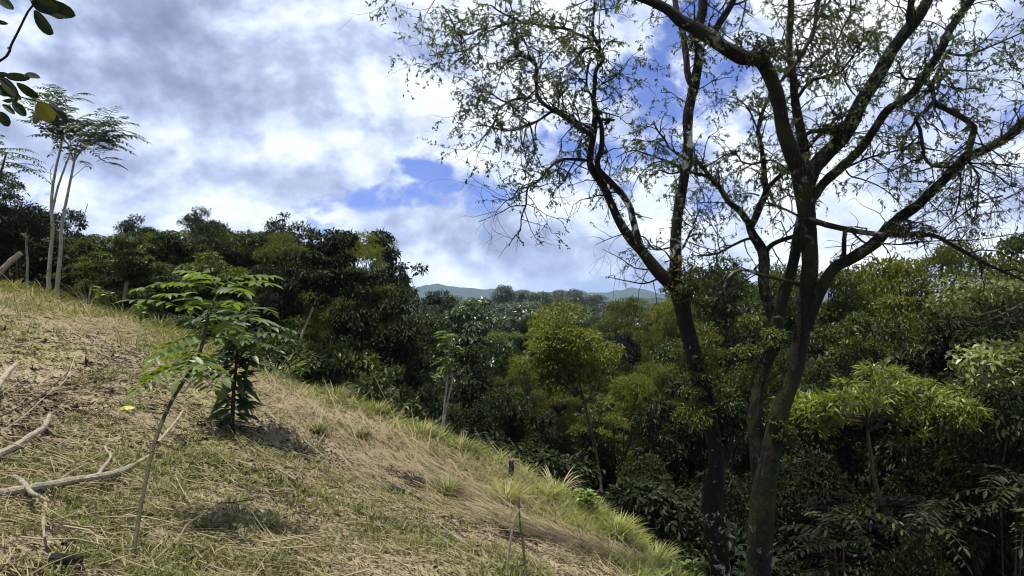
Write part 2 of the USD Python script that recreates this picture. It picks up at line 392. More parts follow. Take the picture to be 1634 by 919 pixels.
# far wooded ridges
def ridge_mat(name, a, b, scale):
    N = {'g': ('geometry', {}), 'v': ('voronoi_texture', {'scale': scale, 'detail': 2.0, 'roughness': .6}), 'n': ('noise_texture', {'scale': scale * .12, 'detail': 4.0}),
         'ad': ('math', {'math_type': 'multiply_add', 'value2': 0.5}), 'r': ('rgb_ramp', {'ramp': [(0.25, b), (0.8, a)]}),
         'b': ('bump', {'strength': 1.0, 'distance': 6.0, 'invert': True}), 'p': ('principled_bsdf', {'roughness': 0.85, 'specular_ior_level': 0.2})}
    L = [('g.position', 'v.vector'), ('g.position', 'n.vector'), ('v.distance', 'ad.value1'), ('n.fac', 'ad.value3'), ('ad.value', 'r.fac'), ('r.color', 'p.base_color'), ('v.distance', 'b.height'), ('b.normal', 'p.normal')]
    return usdkit.material(stage, f'/World/Looks/{name}', N, L, surface='p.BSDF')
M_RIDGE = ridge_mat('ridge_forest', (0.014, 0.024, 0.010), (0.04, 0.06, 0.022), 0.05)
def ridge(name, label, Y, depth, prof, seed, step, rough):
    """prof: (px, py) crest of the ridge as seen, at distance Y; a real hill of the given depth."""
    P = np.array([at(a, b, Y)[[0, 2]] for a, b in prof])
    xs = np.arange(P[0, 0], P[-1, 0], step); ys = np.arange(-depth, depth + 1, step)
    X, Yy = np.meshgrid(xs, ys)
    crest = np.interp(xs, P[:, 0], P[:, 1])[None] + 0 * X
    p = np.stack([X / (depth * .5), Yy / (depth * .5), 0 * X], -1)
    foot = -25.0
    z = foot + (crest - foot) * np.exp(-np.abs(Yy / depth) ** 1.7 * 2.4)
    z += (meshkit.fbm(p * 1.6, 5, seed) - .5) * rough * np.minimum(1, np.abs(Yy) / depth + .15)
    z += (meshkit.fbm(np.stack([X, Yy, 0 * X], -1) / (step * 2.2), 2, seed + 9) - .5) * step * 1.1
    v = np.stack([X, Yy + Y, z], -1).reshape(-1, 3); n = len(xs)
    i = (np.arange(len(ys) - 1)[:, None] * n + np.arange(n - 1)[None]).ravel()
    obj(name, (v, np.stack([i, i + 1, i + n + 1, i + n], -1)), M_RIDGE, kind='structure', label=label)
ridge('hill', 'blue hazy mountain ridge on the horizon', 3400, 700, [(100, 492), (500, 485), (640, 462), (700, 454), (722, 458), (770, 464), (800, 459), (840, 466), (870, 464), (905, 473), (960, 468), (1010, 460), (1060, 472), (1200, 462), (1400, 470), (1600, 480)], 3, 22, 90)
ridge('hill', 'wooded green hill below the blue ridge', 900, 240, [(300, 500), (600, 485), (700, 478), (760, 480), (800, 477), (840, 480), (880, 484), (960, 482), (1060, 476), (1200, 480), (1500, 490)], 11, 8, 25)

# ------------------------------------------------------------------ forest
M_LEAF = {
    'dark': leaf_mat('leaf_dark', (0.005, 0.009, 0.003), (0.044, 0.062, 0.014), (1.3, 1.5, 0.3), tw=0.25, spec=.16, rough=.55),
    'mid': leaf_mat('leaf_mid', (0.010, 0.019, 0.005), (0.130, 0.168, 0.026), (1.3, 1.4, 0.3), tw=0.30, spec=.3, rough=.5),
    'olive': leaf_mat('leaf_olive', (0.018, 0.026, 0.005), (0.205, 0.225, 0.030), (1.4, 1.4, 0.3), tw=0.35, spec=.25, rough=.5),
    'pale': leaf_mat('leaf_pale', (0.030, 0.050, 0.018), (0.120, 0.160, 0.060), (1.2, 1.4, 0.5), tw=0.25, rough=0.35),
    'lime': leaf_mat('leaf_lime', (0.085, 0.11, 0.020), (0.26, 0.29, 0.065), (1.3, 1.35, 0.35), tw=0.40, cscale=1.2),
    'cream': leaf_mat('leaf_cream', (0.08, 0.11, 0.03), (0.30, 0.33, 0.12), (1.2, 1.2, 0.5), tw=0.3, cscale=1.2),
    'far': leaf_mat('leaf_far', (0.014, 0.026, 0.008), (0.10, 0.13, 0.03), (1.2, 1.4, 0.4), tw=0.2, cscale=0.12),
}
M_BARK = bark_mat('bark_forest', (0.020, 0.015, 0.010), (0.085, 0.070, 0.050))
M_PALEBARK = bark_mat('bark_pale', (0.12, 0.105, 0.08), (0.32, 0.29, 0.24), moss=(0.10, 0.11, 0.05), mossy=0.15)

def clump_leaves(rng, centres, radii, squash, per, size, aspect, up=0.9, out=0.8, droop=0.35):
    n = len(centres); cnt = np.maximum(8, (per * (radii / radii.mean()) ** 2)).astype(int)
    idx = np.repeat(np.arange(n), cnt); m = len(idx)
    d = rand_unit(rng, m); d[:, 2] = np.where((d[:, 2] < -.2) & (rng.random(m) < .6), -d[:, 2], d[:, 2])
    lump = 0.75 + 0.5 * meshkit.noise(d * 2.1 + idx[:, None] * 3.7, 3)
    r = radii[idx] * (0.35 + 0.65 * rng.random(m) ** 0.5) * lump
    off = d * r[:, None]; off[:, 2] *= squash
    pos = centres[idx] + off
    axis = d * np.array([1, 1, .45]) * out + rng.normal(size=(m, 3)) * .55; axis[:, 2] -= droop
    normal = np.array([0, 0, up]) + d * .45 + rng.normal(size=(m, 3)) * .38
    L = size * rng.uniform(.6, 1.25, m)
    return leaves(pos, axis, normal, L, L * aspect * rng.uniform(.8, 1.2, m))

def tree_kind(name, seed, H, W, n, rad, squash, per, size, aspect, mat, base=0.25, shape='round', trunk=0.02, limbs=12, bark=None, droop=.35, twigs=0):
    """A kind of tree H tall and W wide: tapered trunk with limbs, crown of leaf clumps with gaps."""
    rng = np.random.default_rng(seed)
    path = numbered(f'/World/{name}')
    stage.CreateClassPrim(path)
    C, R = [], []
    nl = int(7 + H * .35); lobes = []
    for k in range(nl):
        t = (k + rng.random()) / nl
        if shape == 'round': w = math.sin(math.pi * min(1, t * .80 + .15)) ** .7
        elif shape == 'flat': w = 0.35 + .65 * t
        elif shape == 'bush': w = (1 - t ** 3) ** .5
        else: w = .9 - .35 * t
        a = k * 2.4 + rng.normal() * .5; lr = W * rng.uniform(.17, .30)
        rr = max(0, (W / 2 * w - lr * .7) * rng.uniform(.45, 1.15)) * (k < nl - 1)
        z = H * (base + (1.0 - base) * t) - lr * .55
        lobes.append((math.cos(a) * rr, math.sin(a) * rr, max(z, lr * .4), lr))
    lobes[-1] = (lobes[-1][0], lobes[-1][1], H - lobes[-1][3] * .8, lobes[-1][3])
    for k in range(n):
        lx, ly, lz, lr = lobes[int(rng.integers(nl))]
        d = rand_unit(rng, 1)[0]
        if d[2] < -.1 and rng.random() < .7: d[2] *= -1
        u = rng.uniform(.45, 1.0)
        C.append((lx + d[0] * lr * u, ly + d[1] * lr * u, max(lz + d[2] * lr * u * .8, .1))); R.append(rad * rng.uniform(.55, 1.35))
    C, R = np.array(C), np.array(R)
    tm = []
    k = np.linspace(0, 1, 9)
    bend = np.cumsum(rng.normal(size=(9, 2)) * .018 * H, 0); bend -= bend[0]
    th = .72 * H if shape != 'bush' else .4 * H
    T = np.column_stack([bend, k * th])
    r0 = trunk * H
    tm.append(tube(spline(T, 3), np.interp(np.linspace(0, 1, 25), [0, .06, 1], [1.5, 1, .35]) * r0, 8, .25, seed))
    order = np.argsort(-np.abs(C[:, 0]) - np.abs(C[:, 1]))[:limbs * 2][::2] if len(C) > limbs else np.arange(len(C))
    for j in list(order) + list(np.argsort(-C[:, 2])[:4]):
        c = C[j]; zt = np.clip(c[2] - H * rng.uniform(.12, .28), .12 * th, th * .97)
        s = np.array([np.interp(zt, T[:, 2], T[:, 0]), np.interp(zt, T[:, 2], T[:, 1]), zt])
        m1 = s + (c - s) * .45 + np.array([0, 0, -.02 * H]) + rng.normal(size=3) * .012 * H
        rr = r0 * (.52 - .3 * zt / H)
        tm.append(tube(spline([s, m1, c], 4), np.linspace(rr, rr * .25, 9), 5))
        for q in range(twigs):
            e = c + rand_unit(rng, 1)[0] * R[j] * np.array([1, 1, squash])
            tm.append(tube([c, (c + e) / 2 + rng.normal(size=3) * .05, e], [rr * .22, rr * .15, rr * .06], 4))
    obj('trunk', join(tm), bark or M_BARK, path)
    obj('crown', clump_leaves(rng, C, R, squash, per, size, aspect, droop=droop), M_LEAF[mat], path)
    return path, H, W

K = {}
K['broad'] = [tree_kind('broad_tree_kind', 11 + i, 11, 6.5, 100, .66, .5, 230, .19, .40, 'dark', .14, droop=.4) for i in range(3)]
K['mid'] = [tree_kind('bushy_tree_kind', 21 + i, 11, 6.5, 96, .70, .45, 210, .19, .5, 'mid', .16, droop=.1) for i in range(3)]
K['layered'] = [tree_kind('layered_tree_kind', 31 + i, 11, 7.5, 96, .80, .28, 190, .20, .40, 'olive', .2, 'flat', droop=.0) for i in range(2)]
K['open'] = [tree_kind('open_tree_kind', 41 + i, 10, 6, 60, .52, .5, 150, .21, .42, 'dark', .38, 'flat', .016, 24, twigs=3) for i in range(2)]
K['draped'] = [tree_kind('draped_tree_kind', 51 + i, 10, 5.5, 110, .60, .6, 170, .23, .5, 'dark', .03, 'col') for i in range(2)]
K['fine'] = [tree_kind('fine_tree_kind', 61 + i, 11, 6.5, 105, .66, .38, 330, .135, .36, 'olive', .18, droop=.15) for i in range(2)]
K['pale'] = [tree_kind('pale_tree_kind', 71, 10, 6.5, 96, .66, .42, 180, .25, .5, 'pale', .15, droop=.55)]
K['bush'] = [tree_kind('bush_kind', 81 + i, 3.2, 3.8, 40, .50, .6, 190, .18, .45, m, .02, 'bush', .02, 8) for i, m in enumerate(('dark', 'mid'))]
K['leafy'] = [tree_kind('leafy_bush_kind', 91 + i, 3.2, 3.8, 36, .52, .5, 190, .17, .5, m, .02, 'bush', .02, 8) for i, m in enumerate(('mid', 'dark'))]
K['tall'] = [tree_kind('tall_bush_kind', 95 + i, 9, 4.6, 100, .52, .5, 200, .18, .42, m, .06, 'col') for i, m in enumerate(('dark', 'dark'))]
K['far'] = [tree_kind('far_tree_kind', 101 + i, 14, 11, 55, 1.8, .6, 170, .42, .6, 'far', .1) for i in range(2)]

frng = np.random.default_rng(5)
def plant(kind, px, top, wpx, Y, name, label, group=None, cat='tree', v=None, flat=1.0):
    if 640 < px < 1080 and Y > 26: top += 8
    p = at(px, top, Y); protos = K[kind]
    p0 = float(ground(np.array([p[0]]), np.array([p[1]]))[0])
    if kind in ('bush', 'leafy') and p[2] - p0 > 4.6: protos = K['tall']
    path, H, W = protos[(v if v is not None else int(frng.integers(len(protos)))) % len(protos)]
    z0 = float(ground(np.array([p[0]]), np.array([p[1]]))[0]) - .15
    sz = max((p[2] - z0) / (H * .985), .12); sx = max(wpx * Y / FPX / W * 1.08, sz / 1.4)
    return copy_of(path, name, label, cat, (p[0], p[1], z0), frng.uniform(0, 360), (sx, sx * frng.uniform(.85, 1.15), sz), group)

T = [  # pixel, top, width, metres away, kind, label
    (8, 282, 130, 25, 'open', 'tall spreading tree cut by the left edge, above the leaning log'),
    (112, 342, 120, 30, 'open', 'thin grey-green crown just right of the twin pale trunks'),
    (60, 330, 120, 36, 'broad', 'dark crown seen between the twin pale trunks'),
    (222, 352, 80, 33, 'broad', 'small dark rounded crown above the short pale trunk on the ridge'),
    (276, 372, 95, 31, 'fine', 'yellowish fine-leaved crown between two dark crowns on the ridge'),
    (330, 341, 85, 36, 'broad', 'dark peaked crown on the ridge above the sapling with long fronds'),
    (396, 361, 85, 31, 'mid', 'leafy crown left of the highest crown on the ridge'),
    (462, 345, 92, 32, 'broad', 'highest rounded crown on the ridge left of the blue sky patch'),
    (535, 376, 105, 34, 'open', 'see-through crown on the ridge above the leaning pale trunk'),
    (606, 380, 82, 30, 'open', 'last tall crown of the ridge, with sky showing through its leaves'),
    (340, 412, 160, 26, 'mid', 'broad dark tree standing right behind the sapling with long fronds'),
    (440, 418, 150, 26, 'broad', 'dark dense tree left of the leaning pale trunk'),
    (545, 440, 150, 25, 'draped', 'dark creeper-hung tree right of the leaning pale trunk'),
    (150, 405, 150, 27, 'layered', 'olive layered tree behind the short pale trunk'),
    (262, 420, 140, 25, 'mid', 'dense green tree right of the short pale trunk'),
    (30, 385, 140, 29, 'broad', 'dark tree behind the leaning log at the left edge'),
    (636, 466, 110, 27, 'draped', 'dark tree ending the left wood where the view opens'),
    (700, 457, 110, 75, 'open', 'umbrella-crowned tree against the blue ridge'),
    (745, 478, 175, 36, 'pale', 'bright leafy tree right of the slender twin-stemmed tree'),
    (676, 486, 110, 31, 'mid', 'green tree left of the slender twin-stemmed tree'),
    (760, 540, 130, 27, 'draped', 'very dark creeper-hung tree behind the slender twin-stemmed tree'),
    (838, 560, 105, 33, 'fine', 'yellow-green feathery tree in the middle of the valley'),
    (872, 500, 130, 36, 'fine', 'olive fine-leaved tree left of the tree with the thin pale bole'),
    (1000, 472, 150, 34, 'fine', 'olive tree just left of the mossy forked tree'),
    (1060, 470, 120, 40, 'layered', 'olive tree crown behind the fork of the mossy tree'),
    (1010, 602, 130, 21, 'fine', 'low rounded green tree in front of the dark ravine wall'),
    (1150, 425, 170, 27, 'mid', 'green tree between the two mossy trunks'),
    (1120, 520, 150, 24, 'layered', 'olive layered tree low between the two mossy trunks'),
    (1240, 425, 130, 30, 'fine', 'fine-leaved tree behind the thick mossy trunk'),
    (1340, 418, 150, 31, 'mid', 'tree just right of the thick mossy trunk at skyline height'),
    (1420, 402, 190, 26, 'layered', 'layered yellow-green tree under the long mossy branch'),
    (1510, 394, 210, 24, 'fine', 'sunlit yellow-green tree under the hanging tangle of twigs'),
    (1600, 412, 150, 23, 'layered', 'layered green tree at the upper right edge'),
    (1655, 360, 90, 28, 'mid', 'tree reaching in at the right edge beside the sky'),
    (1340, 500, 160, 21, 'mid', 'dark green tree above the flat lime-leaved tree'),
    (1460, 490, 200, 20, 'mid', 'dark spreading tree in the middle of the right-hand wood'),
    (1330, 590, 130, 19, 'broad', 'dark tree directly right of the thick mossy trunk'),
    (1560, 480, 190, 19, 'broad', 'dark tree above the pale-leaved branch at the right edge'),
    (1100, 610, 130, 20, 'draped', 'dark creeper-hung tree behind the forked mossy trunk'),
    (960, 640, 120, 24, 'mid', 'dark tree left of the forked mossy trunk at mid height'),
    (860, 650, 110, 25, 'draped', 'dark hollow-fronted tree low in the middle of the valley'),
    (1180, 600, 120, 18, 'broad', 'dark tree seen between the two mossy trunks near the ground'),
    (1460, 600, 190, 17.5, 'draped', 'dark tree behind the flat lime-leaved tree'),
    (1580, 600, 170, 17, 'draped', 'dark tree below the pale-leaved branch at the right edge'),
]
for px, top, w, Y, kind, label in T:
    plant(kind, px, top, w, Y, 'forest_tree', label)
# trees that only fill the wood behind the ones above
for (x0, x1, y0, y1, Y0, Y1, n, g, l) in ((-60, 600, 366, 394, 27, 37, 34, 'trees deep in the left wood', 'dark tree deep in the left wood, half hidden by nearer crowns'),
                                          (640, 1090, 494, 525, 44, 75, 22, 'trees on the valley floor', 'green crown among others on the valley floor'),
                                          (1060, 1680, 432, 500, 30, 46, 30, 'trees deep in the right wood', 'tree deep in the right wood, half hidden by nearer crowns')):
    for k in range(n):
        px = x0 + (x1 - x0) * (k + frng.random()) / n
        plant(['broad', 'mid', 'fine', 'draped'][int(frng.integers(4))], px, frng.uniform(y0, y1), frng.uniform(110, 150) * 30 / (Y := frng.uniform(Y0, Y1)) * 1.1, Y, 'forest_tree', l, g)
for k in range(40):
    Y = frng.uniform(80, 170); px = 560 + 640 * (k + frng.random()) / 40
    plant('far', px, frng.uniform(484, 500) if Y > 120 else frng.uniform(494, 512), 11 * FPX / Y * frng.uniform(.8, 1.2), Y, 'far_tree', 'distant green crown in the wooded valley below the ridge', 'distant crowns in the valley')
# far-off wood that reads as one mass
fw = UsdGeom.PointInstancer.Define(stage, '/World/far_wood')
n = 1500
a = frng.uniform(-.62, .62, n); dist = 150 + 700 * frng.random(n) ** .8
fx, fy = np.sin(a) * dist, np.cos(a) * dist
fz = ground(fx, fy) - .5
sc = frng.uniform(.8, 1.35, (n, 1)) * np.array([[1.15, 1.15, 1.0]])
for i in range(2):
    pr = stage.DefinePrim(f'/World/far_wood/tree_form_{i}'.replace('form_0', 'form').replace('form_1', 'form_001'), 'Xform')
    pr.GetReferences().AddInternalReference(K['far'][i][0])
fw.CreatePrototypesRel().SetTargets([Sdf.Path('/World/far_wood/tree_form'), Sdf.Path('/World/far_wood/tree_form_001')])
fw.CreateProtoIndicesAttr(Vt.IntArray.FromNumpy(frng.integers(0, 2, n).astype(np.int32)))
fw.CreatePositionsAttr(Vt.Vec3fArray.FromNumpy(np.stack([fx, fy, fz], -1).astype(np.float32)))
yaw = frng.uniform(0, 2 * np.pi, n)
fw.CreateOrientationsAttr(Vt.QuathArray([Gf.Quath(float(math.cos(q / 2)), 0, 0, float(math.sin(q / 2))) for q in yaw]))
fw.CreateScalesAttr(Vt.Vec3fArray.FromNumpy(sc.astype(np.float32)))
tag(fw.GetPrim(), 'far green wood covering the valley floor up to the ridge', 'woodland', kind='stuff')

# bushes of the forest edge and the ravine sides
Bu = [(480, 545, 90, 19, 'bush', 'low bush at the wood edge right of the arching grass'), (545, 560, 110, 19.5, 'leafy', 'broad-leaved bush at the foot of the left wood'), (600, 590, 90, 18, 'bush', 'dark bush above the yellow-green grass of the brow'),
      (445, 535, 70, 18.5, 'bush', 'bush right behind the sapling, at the wood edge'), (660, 612, 90, 19, 'leafy', 'bush left of the foot of the slender twin-stemmed tree'), (760, 640, 90, 19, 'bush', 'dark bush right of the slender twin-stemmed tree'),
      (820, 620, 120, 21, 'leafy', 'pale broad-leaved bush in the middle of the valley'), (885, 690, 110, 18, 'leafy', 'broad-leaved bush above the black stump'), (960, 690, 110, 17, 'bush', 'bush in front of the thin dark trunk'),
      (1030, 740, 120, 15.5, 'leafy', 'large-leaved bush left of the forked mossy trunk, low down'), (1060, 650, 120, 17.5, 'bush', 'green bush beside the forked mossy trunk'), (1160, 760, 90, 15, 'bush', 'dark bush between the two mossy trunks'),
      (1290, 740, 120, 15, 'leafy', 'dim broad-leaved bush right of the thick mossy trunk'), (1500, 700, 160, 15, 'leafy', 'dim broad-leaved bush below the flat lime-leaved tree'), (1610, 700, 140, 14, 'bush', 'low olive bush at the right edge'),
      (1590, 642, 150, 13, 'bush', 'olive bush at the right edge below the pale boughs'), (1450, 872, 80, 10.5, 'leafy', 'small bush at the bottom edge below the flat-topped tree'), (1560, 770, 150, 13.5, 'bush', 'olive bush near the lower right corner'), (190, 455, 90, 22, 'bush', 'bright low bush beside the short pale trunk'), (240, 480, 80, 21, 'leafy', 'low bush right of the short pale trunk'),
      (300, 505, 110, 20, 'bush', 'dark bush left of the sapling, at the wood edge'), (375, 520, 110, 19.5, 'leafy', 'dark bush behind the top of the sapling')]
for px, top, w, Y, kind, label in Bu:
    plant(kind, px, top, w, Y, 'bush', label, cat='bush')
for k in range(110):
    x, y = frng.uniform(-14, 22), frng.uniform(9, 34)
    d = edge_dist(np.array([[x, y]]))[0]
    if d < 2.2: continue
    z = float(ground(np.array([x]), np.array([y]))[0])
    s = frng.uniform(.7, 1.25)
    kind = ['bush', 'leafy'][int(frng.random() < .45)]
    copy_of(K[kind][int(frng.integers(2))][0], 'bush', 'bush of the dim undergrowth on the ravine side', 'bush', (x, y, z - .1), frng.uniform(0, 360), (s, s, s), 'undergrowth bushes in the ravine')

# ------------------------------------------------------------------ the two large mossy trees
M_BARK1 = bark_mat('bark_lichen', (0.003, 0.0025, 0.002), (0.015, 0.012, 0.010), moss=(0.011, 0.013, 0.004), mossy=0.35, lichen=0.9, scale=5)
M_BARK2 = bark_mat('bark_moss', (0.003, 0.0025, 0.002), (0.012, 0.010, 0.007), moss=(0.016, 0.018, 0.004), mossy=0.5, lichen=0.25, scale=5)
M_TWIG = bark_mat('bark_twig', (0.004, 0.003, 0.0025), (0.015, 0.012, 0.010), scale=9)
M_LEAF['big'] = leaf_mat('leaf_canopy', (0.022, 0.033, 0.010), (0.115, 0.150, 0.042), (1.5, 1.7, 0.7), tw=0.55, cscale=.8)
M_LEAF['moss'] = leaf_mat('leaf_moss', (0.014, 0.016, 0.006), (0.06, 0.065, 0.018), (1, 1, 1), tw=0.1, rough=.9, cscale=2)

def branch(pts, Y0, Y1, r0, r1):
    """Points are pixels of the photograph (x, y[, radius in pixels]); the branch runs from Y0 to Y1 metres away."""
    n = len(pts); a = np.array([p[:2] for p in pts], float)
    s = np.concatenate([[0], np.cumsum(np.linalg.norm(np.diff(a, axis=0), axis=1))]); s /= s[-1]
    out = []
    for i, p in enumerate(pts):
        Y = Y0 + (Y1 - Y0) * s[i]
        r = p[2] if len(p) > 2 else r0 + (r1 - r0) * s[i]
        out.append([*at(p[0], p[1], Y), r * .86 * Y / FPX])
    return spline(np.array(out), 5)

blobs = [(800, 40, 70, 1.0), (740, 60, 50, .6), (850, 15, 50, .9), (905, 45, 50, .9), (840, 150, 55, .9), (815, 185, 45, .7), (905, 215, 45, 1.1), (860, 110, 50, .6), (985, 70, 60, .9), (930, 90, 40, .5),
         (1045, 150, 70, 1.2), (1020, 190, 55, .8), (1130, 165, 60, 1.0), (1160, 180, 60, .8), (1230, 90, 60, 1.0), (1190, 130, 60, .9), (1290, 90, 60, .9), (1330, 110, 60, .6), (1380, 50, 70, .9), (1440, 110, 60, .9),
         (1480, 60, 60, .9), (1540, 80, 70, .9), (1590, 60, 60, .7), (1510, 235, 55, .8), (1430, 240, 40, .4), (1165, 310, 60, .7), (1120, 345, 60, .7), (1240, 230, 60, .6), (1060, 340, 50, .3), (840, 290, 25, .8),
         (1000, 30, 60, .7), (1320, 170, 60, .7), (1600, 330, 50, .3)]
def leafiness(px, py):
    return .05 + 1.15 * sum(a * math.exp(-((px - x) ** 2 + (py - y) ** 2) / (2 * (r * .75) ** 2)) for x, y, r, a in blobs)
def to_px(p):
    q = p - EYE; Y = q @ FWD
    return 817 + FPX * q[0] / Y, 459.5 - FPX * (q @ UP) / Y, Y

def grow(rng, curves, dens, size, leafy, twigs, lv, maxr=.055, droop=.12, start=.15):
    """Side twigs with finer twigs and leaves along the given branch curves."""
    P, A, N, S = lv
    for c in curves:
        seg = np.linalg.norm(np.diff(c[:, :3], axis=0), axis=1); L = seg.sum()
        cs = np.concatenate([[0], np.cumsum(seg)])
        px, py, Y = to_px(c[len(c) // 2, :3])
        m = int(L * dens * (.55 + .9 * min(1.4, leafy(px, py)))) + 2
        for k in range(m):
            s = L * (start + (1 - start) * (k + rng.random()) / m)
            i = min(len(c) - 2, int(np.searchsorted(cs, s) - 1)); i = max(i, 0)
            p = c[i, :3] + (c[i + 1, :3] - c[i, :3]) * ((s - cs[i]) / max(seg[i], 1e-6)); r = c[i, 3]
            if r > maxr and rng.random() < .75: continue
            t = nrm(c[i + 1, :3] - c[i, :3])
            d = nrm(t * rng.uniform(.1, .9) + rand_unit(rng, 1)[0] * .9 + np.array([0, 0, .05]))
            lf = leafy(*to_px(p)[:2])
            ll = size * rng.uniform(.5, 1.3)
            stack = [(p, d, ll, min(r * .6, .010), 0)]
            while stack:
                p0, d0, l0, r0, lev = stack.pop()
                pts = [p0]; dd = d0
                for q in range(4):
                    dd = nrm(dd + rng.normal(size=3) * .26 - np.array([0, 0, droop * (.4 + .5 * lev)]))
                    pts.append(pts[-1] + dd * l0 / 4)
                pts = np.array(pts)
                twigs.append(tube(pts, np.linspace(r0, r0 * .45, 5), 4 if lev == 0 else 3, cap=False))
                if lev < 2:
                    for q in range(3 if lev == 0 else (2 if lf > .3 else 1)):
                        j = int(rng.integers(1, 5))
                        stack.append((pts[j], nrm(dd * .7 + rand_unit(rng, 1)[0] * .85), l0 * rng.uniform(.35, .62), r0 * .55, lev + 1))
                if lev >= 1 and rng.random() < min(.97, lf * 1.5):
                    nl = int(rng.integers(6, 12))
                    tt = rng.random(nl); ii = np.minimum((tt * 4).astype(int), 3)
                    P.append(pts[ii] + (pts[ii + 1] - pts[ii]) * (tt * 4 - ii)[:, None])
                    A.append(dd * .5 + rng.normal(size=(nl, 3)) * .7 - np.array([0, 0, .35]))
                    N.append(np.array([0, 0, .6]) + rng.normal(size=(nl, 3)) * .7); S.append(rng.uniform(.028, .056, nl))

def tufts(rng, curves, n, rmin, ln, wd):
    """Short mossy growth sitting on the upper side of limbs."""
    pts = np.vstack([c for c in curves]); pts = pts[pts[:, 3] > rmin]
    w = 0.15 + np.clip((meshkit.noise(pts[:, :3] * 2.2, 4) - .5) * 5, 0, 1); idx = rng.choice(len(pts), n, p=w / w.sum())
    d = rand_unit(rng, n); d[:, 2] = np.abs(d[:, 2]) * .9 - .15
    p = pts[idx, :3] + nrm(d) * pts[idx, 3:4] * .95 + rng.normal(size=(n, 3)) * .025
    return leaves(p, d + rng.normal(size=(n, 3)) * .5, rand_unit(rng, n), rng.uniform(.5, 1.2, n) * ln, wd)

def big_tree(name, label, base_px, trunk, limbs, fine, bark, seed, leafp, sprouts, extra_twigs=()):
    rng = np.random.default_rng(seed)
    tr = trunk
    b = tr[0].copy(); g = float(ground(np.array([b[0]]), np.array([b[1]]))[0]) - .3
    foot = np.array([[b[0] + .05, b[1] + .02, g, b[3] * 1.45], [b[0] + .02, b[1], (g + b[2]) / 2, b[3] * 1.1]])
    main = np.vstack([foot, tr])
    root = thing(name, label, 'tree')
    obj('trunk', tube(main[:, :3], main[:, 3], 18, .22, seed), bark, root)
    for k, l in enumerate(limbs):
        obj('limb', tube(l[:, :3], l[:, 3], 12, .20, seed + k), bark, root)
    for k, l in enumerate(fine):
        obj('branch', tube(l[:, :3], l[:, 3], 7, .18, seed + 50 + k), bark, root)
    tw, lv = [], ([], [], [], [])
    grow(rng, list(fine) + [l for l in limbs], 6.6, .50, leafy=leafiness, twigs=tw, lv=lv)
    for c in extra_twigs: grow(rng, [c], 13, .55, lambda x, y: .05, tw, lv, droop=.35, start=0)
    obj('twigs', join(tw), M_TWIG, root, kind='stuff')
    P, A, N, S = map(np.concatenate, lv)
    obj('crown', leaves(P, A, N, S, S * .40), M_LEAF['big'], root, kind='stuff')
    obj('moss', tufts(rng, [main] + list(limbs), 6000, .03, .045, .009), M_LEAF['moss'], root, kind='stuff')
    for k, (px, py, Y, rp, n, m) in enumerate(sprouts):
        c = at(px, py, Y); q = c + rng.normal(size=(7, 3)) * rp * Y / FPX * np.array([.6, .5, .45])
        obj('sprout', clump_leaves(rng, q, np.full(7, rp * Y / FPX * .55), .6, int(n * 1.5), .062, .36), M_LEAF[m], root, kind='stuff')

# forked tree
t1 = branch([(1153, 930, 17), (1141, 850, 18), (1136, 800, 19), (1143, 735, 14), (1135, 680, 14), (1122, 620, 16), (1108, 570, 15), (1098, 530, 14), (1090, 490, 15), (1078, 452, 15)], 9.4, 9.6, 15, 15)
t1_limbs = [
    branch([(1082, 462, 14), (1053, 437, 12), (1024, 400, 10.5), (1004, 377, 9.5), (988, 353, 8), (975, 324, 7.5), (962, 296, 7), (945, 270, 6.5), (941, 249, 6), (946, 222, 6), (950, 183, 5), (947, 157, 4.5), (949, 141, 4), (951, 112, 3.8), (962, 97, 3.6), (959, 81, 3.4), (952, 69, 3.2), (946, 56, 3), (946, 34, 2.5), (949, 0, 2.2), (944, -60, 1.5)], 9.55, 8.6, 1, 1),
    branch([(1080, 462, 13), (1077, 442, 12), (1078, 403, 10.5), (1079, 366, 10), (1084, 325, 9.5), (1092, 283, 9.3), (1098, 246, 9), (1098, 188, 9), (1103, 157, 9), (1109, 130, 9), (1116, 86, 8.5), (1113, 52, 8.5), (1121, 16, 8.5), (1122, -40, 7), (1130, -140, 5)], 9.6, 9.3, 1, 1)]
